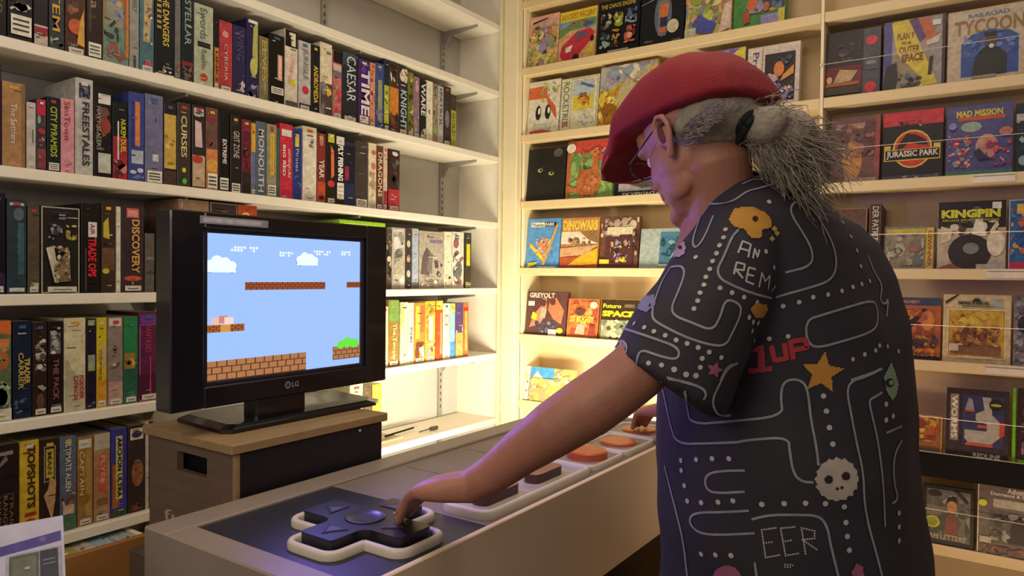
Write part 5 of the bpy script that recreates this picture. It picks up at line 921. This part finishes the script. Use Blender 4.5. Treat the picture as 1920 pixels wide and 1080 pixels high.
for sg in (1, -1):
    e = MB(); e.ell(H(.000, sg*.0855, .004), [HF*.0065, HL*.0018, HU*.016], mat('#5a2a26', .7), 12, 8); e.ell(H(-.009, sg*.088, .020), [HF*.007, HL*.0018, HU*.005], mat('#5a2a26', .7), 12, 8); part(e, 'ear_hollow_shade', body, True)  # dark reddish patches paint the shade inside the ear
# shirt
SH = mat('#2e2a32', .8, bump=.15, bscale=400, var=.10, vscale=10, key='shirt_cloth')
sm = MB(); sm.loft([ring(l, r, py, t, b, 0) for py, l, r, t, b in RG], SH)
def imring(px, py, t, hw, dep, dr):              # ring across the arm axis dr (image px direction)
    ux, uy = dr; L_ = math.hypot(ux, uy); ux /= L_; uy /= L_
    c = P(px, py, t); ax = (RT*uy*1.0+UP*ux*1.0)   # perpendicular to the axis in the view plane
    ax = (RT*(-uy)+UP*(-ux)); k = hw/F*t
    return [c+ax*(math.cos(a)*k)+FW*(math.sin(a)*dep) for a in [i*math.pi/18 for i in range(36)]]
AX = (-147, 262)
sm.loft([imring(1420, 400, 1.15, 62, .06, AX), imring(1398, 432, 1.13, 88, .085, AX), imring(1360, 500, 1.115, 96, .092, AX), imring(1318, 575, 1.10, 98, .088, AX), imring(1280, 642, 1.09, 104, .084, AX), imring(1246, 704, 1.08, 114, .080, AX), imring(1243, 710, 1.08, 116, .080, AX)], SH)
d2 = (E2-S2).normalized(); s2 = d2.cross(Vector((0, 1, 0))).normalized(); t2 = d2.cross(s2)
sm.loft([[S2+d2*q+(s2*math.cos(a)+t2*math.sin(a))*r_ for a in [i*math.pi/12 for i in range(24)]] for q, r_ in ((-.06, .06), (0, .085), (.12, .085), (.24, .088))], SH)
sm.ell(P(1400, 440, 1.13), [RT*.075, FW*.08, UP*.062], SH)
def folds(p, n):
    a = noise.noise(Vector((p.x*7, p.y*7, p.z*2.6))); b = noise.noise(Vector((p.x*14+5, p.y*14, p.z*6+p.x*8))); c = noise.noise(Vector((p.x*5+p.z*9, p.y*9, p.z*4)))
    return .014*a+.005*b+.008*max(0, c)
shirt = remeshed(sm, 'shirt', .007, 5, SH, body, folds, 'dark maze print short sleeved shirt')
bvh = BVHTree.FromPolygons([v.co+off for v in shirt.data.vertices], [tuple(p.vertices) for p in shirt.data.polygons])
def hit(px, py):
    d = ray(px, py).normalized(); h, n, i, ds = bvh.ray_cast(CAM, d)
    if h is None: return None
    if n.dot(d) > 0: n = -n
    return h, n
def curve_pts(pts, step=3.0):
    out = []
    for k in range(2):                               # corner cutting
        q = [pts[0]]
        for a, b in zip(pts, pts[1:]): q += [(a[0]*.75+b[0]*.25, a[1]*.75+b[1]*.25), (a[0]*.25+b[0]*.75, a[1]*.25+b[1]*.75)]
        q.append(pts[-1]); pts = q
    for a, b in zip(pts, pts[1:]):
        n = max(1, int(math.hypot(b[0]-a[0], b[1]-a[1])/step))
        for i in range(n): out.append((a[0]+(b[0]-a[0])*i/n, a[1]+(b[1]-a[1])*i/n))
    return out+[pts[-1]]
def ribbon(mb, pts, wd, m, lift=.0016, smooth=True):
    q = curve_pts(pts) if smooth else [p for a, b in zip(pts, pts[1:]) for p in [(a[0]+(b[0]-a[0])*i/6, a[1]+(b[1]-a[1])*i/6) for i in range(6)]]+[pts[-1]]
    hs = [hit(*p) for p in q]; seg = []
    def flush(sg):
        if len(sg) < 2: return
        vs = []
        for i, (h, n) in enumerate(sg):
            t = sg[min(i+1, len(sg)-1)][0]-sg[max(i-1, 0)][0]
            s_ = t.cross(n).normalized()*(wd/2); vs += [h+n*lift-s_, h+n*lift+s_]
        mb.mesh(vs, [(2*i, 2*i+1, 2*i+3, 2*i+2) for i in range(len(sg)-1)], m)
    for h in hs:
        if h is None or (seg and (h[0]-seg[-1][0]).length > .03): flush(seg); seg = []
        if h: seg.append(h)
    flush(seg)
def dot(mb, px, py, r, m):
    h = hit(px, py)
    if not h: return
    h, n = h; a = n.cross(Zv).normalized(); b = n.cross(a)
    mb.mesh([h+n*.0018]+[h+n*.0016+(a*math.cos(i*math.pi/4)+b*math.sin(i*math.pi/4))*r for i in range(8)], [(0, 1+i, 1+(i+1) % 8) for i in range(8)], m)
def inside(p, poly):
    x, y = p; c = False; j = len(poly)-1
    for i in range(len(poly)):
        if (poly[i][1] > y) != (poly[j][1] > y) and x < (poly[j][0]-poly[i][0])*(y-poly[i][1])/(poly[j][1]-poly[i][1])+poly[i][0]: c = not c
        j = i
    return c
def blob(mb, poly, m, g=2.5, lift=.0018):
    x0 = min(p[0] for p in poly); x1 = max(p[0] for p in poly); y0 = min(p[1] for p in poly); y1 = max(p[1] for p in poly); cache = {}
    def vert(i, j):
        if (i, j) not in cache:
            h = hit(x0+i*g, y0+j*g)
            if h: mb.v.append(tuple(h[0]+h[1]*lift)); cache[(i, j)] = (len(mb.v)-1, h[0])
            else: cache[(i, j)] = None
        return cache[(i, j)]
    k = mb.mi(m)
    for i in range(int((x1-x0)/g)+1):
        for j in range(int((y1-y0)/g)+1):
            if inside((x0+(i+.5)*g, y0+(j+.5)*g), poly):
                c = [vert(i, j), vert(i, j+1), vert(i+1, j+1), vert(i+1, j)]
                if all(c) and (c[0][1]-c[2][1]).length < .03: mb.f.append(tuple(q[0] for q in c)); mb.m.append(k)
def star(cx, cy, R, r, rot=0): return [(cx+(R if i % 2 == 0 else r)*math.sin(rot+i*math.pi/5), cy-(R if i % 2 == 0 else r)*math.cos(rot+i*math.pi/5)) for i in range(10)]
def circ(cx, cy, r, n=24, jag=0): return [(cx+(r+(jag if i % 2 else 0))*math.cos(2*math.pi*i/n), cy+(r+(jag if i % 2 else 0))*math.sin(2*math.pi*i/n)) for i in range(n)]
z5 = lambda L: [(1120+x/2.7, 320+y/2.7) for x, y in L]
z6 = lambda L: [(1160+x/2.7, 680+y/2.7) for x, y in L]
PW = mat('#8f9296', .8, var=.15, vscale=60); PD = mat('#b8b6ae', .8, var=.1); PG = mat('#c08a34', .8); PR = mat('#a8343c', .8); PP = mat('#a05a78', .8); PS = mat('#b4a89c', .8); PL = mat('#84a07c', .8); PB = mat('#7c84b4', .8); DKB = mat('#2a1614', .8)
pr = MB()
for L in ([(565,170),(640,172),(700,150),(760,105),(830,90),(980,42)], [(735,72),(790,45),(830,55),(860,22),(910,40)],
 [(950,515),(1085,482),(1085,400),(1040,320),(972,215),(985,165),(1030,160),(1080,190),(1150,290),(1200,400),(1208,500),(1170,560),(1080,590),(900,640)],
 [(715,300),(680,340),(640,440),(606,500),(620,548),(680,580),(780,620),(880,645)], [(535,210),(480,360),(500,400),(545,340),(590,230)],
 [(375,490),(430,482),(448,520),(410,620),(378,690),(388,735),(480,770),(580,812),(620,740),(640,668),(670,652),(724,680),(722,730),(680,820),(645,888),(560,880),(440,840),(320,780),(278,750),(285,680),(330,560),(375,490)],
 [(1120,735),(1250,695),(1390,655),(1412,690),(1417,770),(1390,815),(1250,860),(1110,898),(1065,870),(1052,800),(1070,750),(1120,735)],
 [(100,790),(200,820),(300,855),(400,890),(418,930),(395,958),(300,935),(222,905),(200,960),(205,1000)], [(95,850),(162,880),(130,970)], [(350,1045),(420,1065),(470,1080)], [(700,975),(650,990),(620,1060)],
 [(1365,430),(1400,520),(1440,580),(1425,660),(1455,680),(1470,640),(1460,740)], [(1280,1060),(1400,1020),(1430,1000)]): ribbon(pr, z5(L), .0034, PW)
for L in ([(250,80),(330,95),(420,125),(442,155),(430,185)], [(335,140),(350,230),(368,312),(560,298),(832,270),(820,180),(828,105),(875,80),(935,95),(958,150),(970,280),(1000,430),(1010,520)],
 [(215,90),(240,200),(265,320),(298,412),(450,408),(600,402)], [(600,402),(660,390),(858,376),(865,450),(885,565),(930,602),(985,605)], [(600,0),(550,25),(510,100),(468,190),(490,252),(540,272),(570,265)],
 [(640,545),(560,545),(465,555),(436,590),(450,645),(500,660),(640,652)], [(660,748),(540,755),(390,758),(358,790),(375,835),(430,868),(540,870),(690,862)], [(235,520),(260,620),(290,740),(330,900),(350,1080)],
 [(675,792),(760,770),(900,768),(1015,772),(1055,830),(1070,920),(1110,1080)], [(1330,30),(1250,70),(1175,92),(1152,140),(1170,240),(1200,400),(1235,560),(1240,700),(1260,820),(1300,960),(1330,1080)],
 [(1330,150),(1290,175),(1262,188),(1280,270),(1310,400),(1335,600),(1345,830)], [(1350,355),(1430,320)], [(1430,390),(1388,470),(1388,600),(1412,690),(1380,712)], [(690,1010),(700,1080)]): ribbon(pr, z6(L), .0036, PW)
D5 = [(868,160),(940,130),(1000,115),(1050,105),(1130,140),(1190,205),(1240,265),(1280,335),(1310,405),(1330,485),(1375,560),(1335,575),(1290,590),(1235,610),(1165,628),(1090,640),(1020,665),(940,685),(650,300),(640,340),(620,380),(605,420),(585,460),(570,500),(550,540),(540,580),(520,620),(508,660),(490,700),(500,440),(620,595),(680,618),(740,640),(805,665),(190,775),(240,795),(288,815),(345,835),(400,858),(455,875),(510,895),(565,918),(625,945),(260,975),(325,985),(390,1005),(450,1030),(500,1038),(520,995),(530,950),(780,810),(790,860),(870,850),(965,838),(850,410),(890,490),(1290,955),(1350,930),(1405,910),(1425,885),(1465,890),(1520,915)]
D6 = [(340,60),(390,65),(280,35),(1035,168),(1050,245),(1065,328),(1082,412),(318,495),(395,490),(475,485),(560,485),(320,545),(335,622),(350,700),(420,708),(505,705),(580,698),(725,716),(838,712),(945,710),(1045,712),(1140,728),(1148,808),(1155,878),(1165,948),(420,968),(492,972),(570,975),(1415,760),(1415,830),(1415,900),(1350,210),(1385,270),(1350,290)]
for p in z5(D5): dot(pr, *p, .0036, PD)
for p in z6(D6): dot(pr, *p, .0042, PD)
for L in ([(712,418),(735,358),(775,375),(762,440)], [(722,395),(768,408)], [(785,445),(795,395),(808,440),(818,400)], [(690,525),(705,465),(745,475),(740,505),(700,500),(735,545)], [(800,500),(765,490),(750,560),(790,575)], [(758,525),(790,533)], [(815,590),(830,515),(845,560),(870,530),(860,600)], [(875,610),(900,580)],
 [(50,880),(58,905),(80,900),(78,870)], [(100,915),(95,870),(125,872),(125,892),(98,895)]): ribbon(pr, z5(L), .0028, PD if L[0][0] > 300 else PB, smooth=False)
for L in ([(795,835),(725,845),(745,985),(825,970)], [(735,912),(790,905)], [(890,830),(820,837),(845,975),(920,962)], [(832,905),(885,895)], [(945,965),(925,835),(990,850),(990,888),(930,895),(1010,950)]):
    q = z6(L)
    for a, b in zip(q, q[1:]):
        n = max(2, int(math.hypot(b[0]-a[0], b[1]-a[1])/4.2))
        for i in range(n): dot(pr, a[0]+(b[0]-a[0])*i/n, a[1]+(b[1]-a[1])*i/n, .0014, PD)
for px, py in z6([(842,1020),(842,1032),(855,1022),(855,1034),(868,1020),(868,1032),(880,1024)]): dot(pr, px, py, .0013, PD)
for L in ([(808,886),(842,880),(850,998),(815,1000)], [(772,918),(808,886),(812,918)], [(765,1000),(888,990),(888,1014),(765,1026)]): blob(pr, z5(L), PR, 1.6)
for L in ([(880,885),(896,960),(958,950),(945,872)], [(992,955),(975,865),(1050,853),(1062,895),(985,908)]): ribbon(pr, z5(L), .0075, PR, .002, False)
blob(pr, star(1541, 699, 41, 19, .12), PG, 2); blob(pr, star(1339, 693, 16, 8, .3), PP, 1.6)
blob(pr, z5([(668,250),(690,200),(730,188),(790,190),(850,215),(880,255),(880,290),(835,298),(825,340),(780,345),(742,300),(690,285)]), PG, 2.5); blob(pr, z5(circ(796, 247, 14)), DKB, 1.5, .0026)
for q in ((892, 296), (880, 345), (905, 318)): blob(pr, z5(circ(*q, 15, 4)), mat('#c0a848', .8), 1.6)
blob(pr, z5([(770,700),(795,670),(850,675),(860,700),(835,740),(795,745)]), PG, 1.8); 
for q in ((765, 742), (785, 765), (810, 770)): dot(pr, *z5([q])[0], .004, PD)
blob(pr, z5(circ(405, 395, 50, 20, -7)), mat('#a890a4', .8), 2); blob(pr, z5(circ(385, 398, 10)), DKB, 1.4, .0026); blob(pr, z5(circ(425, 392, 10)), DKB, 1.4, .0026)
blob(pr, z5([(205,700),(230,640),(290,630),(300,680),(250,720)]), mat('#7c7c98', .8), 2); dot(pr, *z5([(262, 688)])[0], .005, DKB)
blob(pr, z6(circ(1102, 590, 112, 32, -9)), PS, 2.4)
for q, r in (((1060, 590), 21), ((1146, 573), 21), ((1103, 636), 8), ((1126, 630), 8)): blob(pr, z6(circ(*q, r)), DKB, 1.5, .0026)
blob(pr, z6([(1338,70),(1375,-5),(1395,50),(1412,110),(1400,165),(1382,192),(1350,140)]), PL, 2); blob(pr, z6(circ(1365, 102, 22)), DKB, 1.5, .0026); blob(pr, z6(circ(1370, 102, 12)), PL, 1.4, .0034)
blob(pr, z6(circ(550, 1100, 75)), PP, 2.5); blob(pr, z6([(1175,1060),(1200,1015),(1232,1030),(1240,1080),(1180,1080)]), PP, 2)
full = MB(); full.mesh([v.co.copy() for v in shirt.data.vertices], [tuple(p.vertices) for p in shirt.data.polygons], SH); nb_ = len(full.f)
i0 = len(full.v); full.v += [tuple(Vector(q)-off) for q in pr.v]
for f_, mi_ in zip(pr.f, pr.m): full.f.append(tuple(a+i0 for a in f_)); full.m.append(full.mi(pr.mats[mi_]))
ns_ = full.build('tmp', smooth=True); old = shirt.data; shirt.data = ns_.data; bpy.data.objects.remove(ns_); bpy.data.meshes.remove(old); shirt.data.name = 'shirt'
# collar
e = MB()
def lvl(t, s_, dz): 
    c = P(1408, 362, 1.235)
    return c
cc = P(1368, 374, 1.165); ca_ = (H(-.016, 0, -.06)-NB).normalized(); cu = ca_.cross(Vector((0, 1, 0))).normalized(); cv = ca_.cross(cu)
rg = []
for rr, hh in ((.053, .008), (.055, .028), (.060, .028), (.073, -.006), (.071, -.012), (.053, .002)): rg.append([cc+ca_*hh+(cu*math.cos(a)*rr*1.02+cv*math.sin(a)*rr) for a in [i*math.pi/20 for i in range(40)]])
e.loft(rg+[rg[0]], SH, False); part(e, 'collar', shirt, True) if False else None
for i in range(len(e.v)): e.v[i] = tuple(Vector(e.v[i])-off)
co_ = e.build('collar', shirt, smooth=True)
# trousers and shoes
TR_ = mat('#23252e', .85, bump=.2, bscale=200)
e = MB()
for c in LC: e.tube([Vector((c.x, c.y, .80)), Vector((c.x, c.y, .60)), Vector((c.x-.005, c.y, .42)), Vector((c.x+.005, c.y, .09))], [.115, .105, .085, .072], TR_, 20)
e.ell((HIPC.x, HIPC.y, .78), [BF*.14, BS*.19, Zv*.10], TR_)
remeshed(e, 'trousers', .012, 4, TR_, body, lambda p, n: .006*noise.noise(Vector((p.x*9, p.y*9, p.z*6))))
for c in LC:
    e = MB(); e.loft([[(c.x+x, c.y+y*w_, z) for x, y in ((.09,0),(.07,.035),(0,.042),(-.10,.048),(-.16,.035),(-.185,0),(-.16,-.035),(-.10,-.048),(0,-.042),(.07,-.035))] for z, w_ in ((.0, 1), (.02, 1.04), (.045, 1.0), (.075, .7))], mat('#1c1a1c', .5)); part(e, 'shoe', body, True)
# cap
CAPM = mat('#85141f', .85, bump=.25, bscale=300, var=.08, vscale=12)
e = MB(); rings = []
for a, wd, tp, bt in ((-.130, .03, .046, .004), (-.124, .060, .062, -.002), (-.104, .079, .096, .004), (-.070, .091, .124, .014), (-.035, .094, .142, .026), (.02, .096, .147, .040), (.06, .094, .140, .050), (.09, .090, .130, .056), (.12, .082, .113, .056), (.15, .072, .096, .053), (.18, .055, .076, .050), (.198, .035, .063, .048), (.206, .015, .057, .049)):
    r = []; mid = bt+.010; n = 40
    for i in range(n):
        an = 2*math.pi*i/n; c_, s_ = math.cos(an), math.sin(an)
        b = math.copysign(abs(c_)**.8, c_)*wd
        z = mid+(tp-mid)*abs(s_)**.85 if s_ >= 0 else mid-(mid-bt)*abs(s_)**.7
        r.append(H(a, b, z+ (b*b)*(.0 if a < .1 else -3.0)))
    rings.append(r)
e.loft(rings, CAPM); e.ell(H(-.01, 0, .148), [HF*.008, HL*.008, HU*.004], CAPM, 12, 8)
cap = remeshed(e, 'flat_cap', .004, 4, CAPM, body, lambda p, n: .0025*noise.noise(p*18), 'red flat cap')
e = MB(); e.tube([H(.206, 0, .049), H(.195, .040, .046), H(.165, .066, .044), H(.125, .080, .046)], .0022, mat('#c03c34', .7), 8); e.tube([H(.206, 0, .049), H(.195, -.040, .046), H(.165, -.066, .044), H(.125, -.080, .046)], .0022, mat('#c03c34', .7), 8)
for v in range(len(e.v)): e.v[v] = tuple(Vector(e.v[v])-off)
bo = e.build('brim_edge', cap, smooth=True)
# hair
HR = mat('#8f8577', .8, bump=.6, bscale=90, var=.22, vscale=40)
hb = MB(); hb.ell(H(-.043, 0, .002), [HF*.074, HL*.080, HU*.048], HR, 32, 20); hb.ell(H(-.062, 0, -.004), [HF*.050, HL*.062, HU*.045], HR)
TIE = P(1396, 236, 1.085)
hb.tube([H(-.045, 0, -.005), H(-.085, .01, -.005), TIE], [.030, .027, .019], HR, 16)
hb.ell(P(1438, 240, 1.075), [RT*.035, FW*.036, UP*.034], HR); hb.ell(P(1482, 256, 1.085), [RT*.040, FW*.038, UP*.041], HR); hb.ell(P(1520, 285, 1.095), [RT*.030, FW*.032, UP*.039], HR); hb.ell(P(1452, 290, 1.09), [RT*.032, FW*.03, UP*.032], HR)
hair = remeshed(hb, 'hair', .005, 4, HR, body, lambda p, n: .004*noise.noise(p*40), 'grey hair tied back in a bushy ponytail')
rnd = random.Random(5); e = MB()
for i in range(1100):
    st = TIE+Vector((rnd.gauss(0, .008), rnd.gauss(0, .008), rnd.gauss(0, .01)))
    a = rnd.uniform(-.85, 1.0); ln = rnd.uniform(.07, .165)*(1 if a < .2 else .62); dz = 0
    d = RT*math.cos(a)+UP*math.sin(a)+FW*rnd.gauss(0, .25); d.normalize(); pts = []; w1 = rnd.uniform(20, 45); ph1 = rnd.random()*6
    for k in range(9):
        t = k/8; q = st+d*(ln*t)-Zv*(.05*t*t)+Vector((math.sin(w1*t*.3+ph1), math.cos(w1*t*.3+ph1), math.sin(w1*t*.25)))*.010*t
        pts.append(q)
    e.tube(pts, [.0009]*6+[.0007, .0005, .0003], HR, 4, False)
for i in range(160):                                   # short hairs at the temples and nape
    an = rnd.uniform(-1.2, .4); q = H(-.045+.060*math.sin(an)*.9, .078, -.004-.03*rnd.random()); pts = [q+HL*.001*k-HF*.008*k-HU*.0035*k*rnd.uniform(.5, 1.4) for k in range(4)]
    e.tube(pts, .0007, HR, 3, False)
for v in range(len(e.v)): e.v[v] = tuple(Vector(e.v[v])-off)
sb = e.build('strands', hair, smooth=True); sb['kind'] = 'stuff'
e = MB(); tn = (P(1438, 244, 1.075)-H(-.085, 0, 0)).normalized(); ta = tn.cross(Zv).normalized(); tb_ = tn.cross(ta)
for q_, rr_ in ((-.009, .022), (.000, .024), (.009, .023)): e.tube([TIE+tn*q_+(ta*math.cos(a)+tb_*math.sin(a))*rr_ for a in [i*math.pi/12 for i in range(25)]], .0065, mat('#14171a', .85), 10)
for v in range(len(e.v)): e.v[v] = tuple(Vector(e.v[v])-off)
e.build('hair_tie', hair, smooth=True)['label'] = 'dark hair tie'
# glasses
GM = mat('#3a3640', .3, .6); e = MB()
for sg in (1, -1):
    e.tube([H(-.004, sg*.083, .026), H(.05, sg*.076, .018), H(.100, sg*.064, .016)], .0013, GM, 6)
    e.tube([H(.104+.004*math.cos(a), sg*.034+math.cos(a)*.023, .008+math.sin(a)*.017) for a in [i*math.pi/10 for i in range(21)]], .0012, GM, 6)
e.tube([H(.108, .011, .012), H(.110, 0, .014), H(.108, -.011, .012)], .0012, GM, 6)
for v in range(len(e.v)): e.v[v] = tuple(Vector(e.v[v])-off)
e.build('glasses', body, smooth=True)
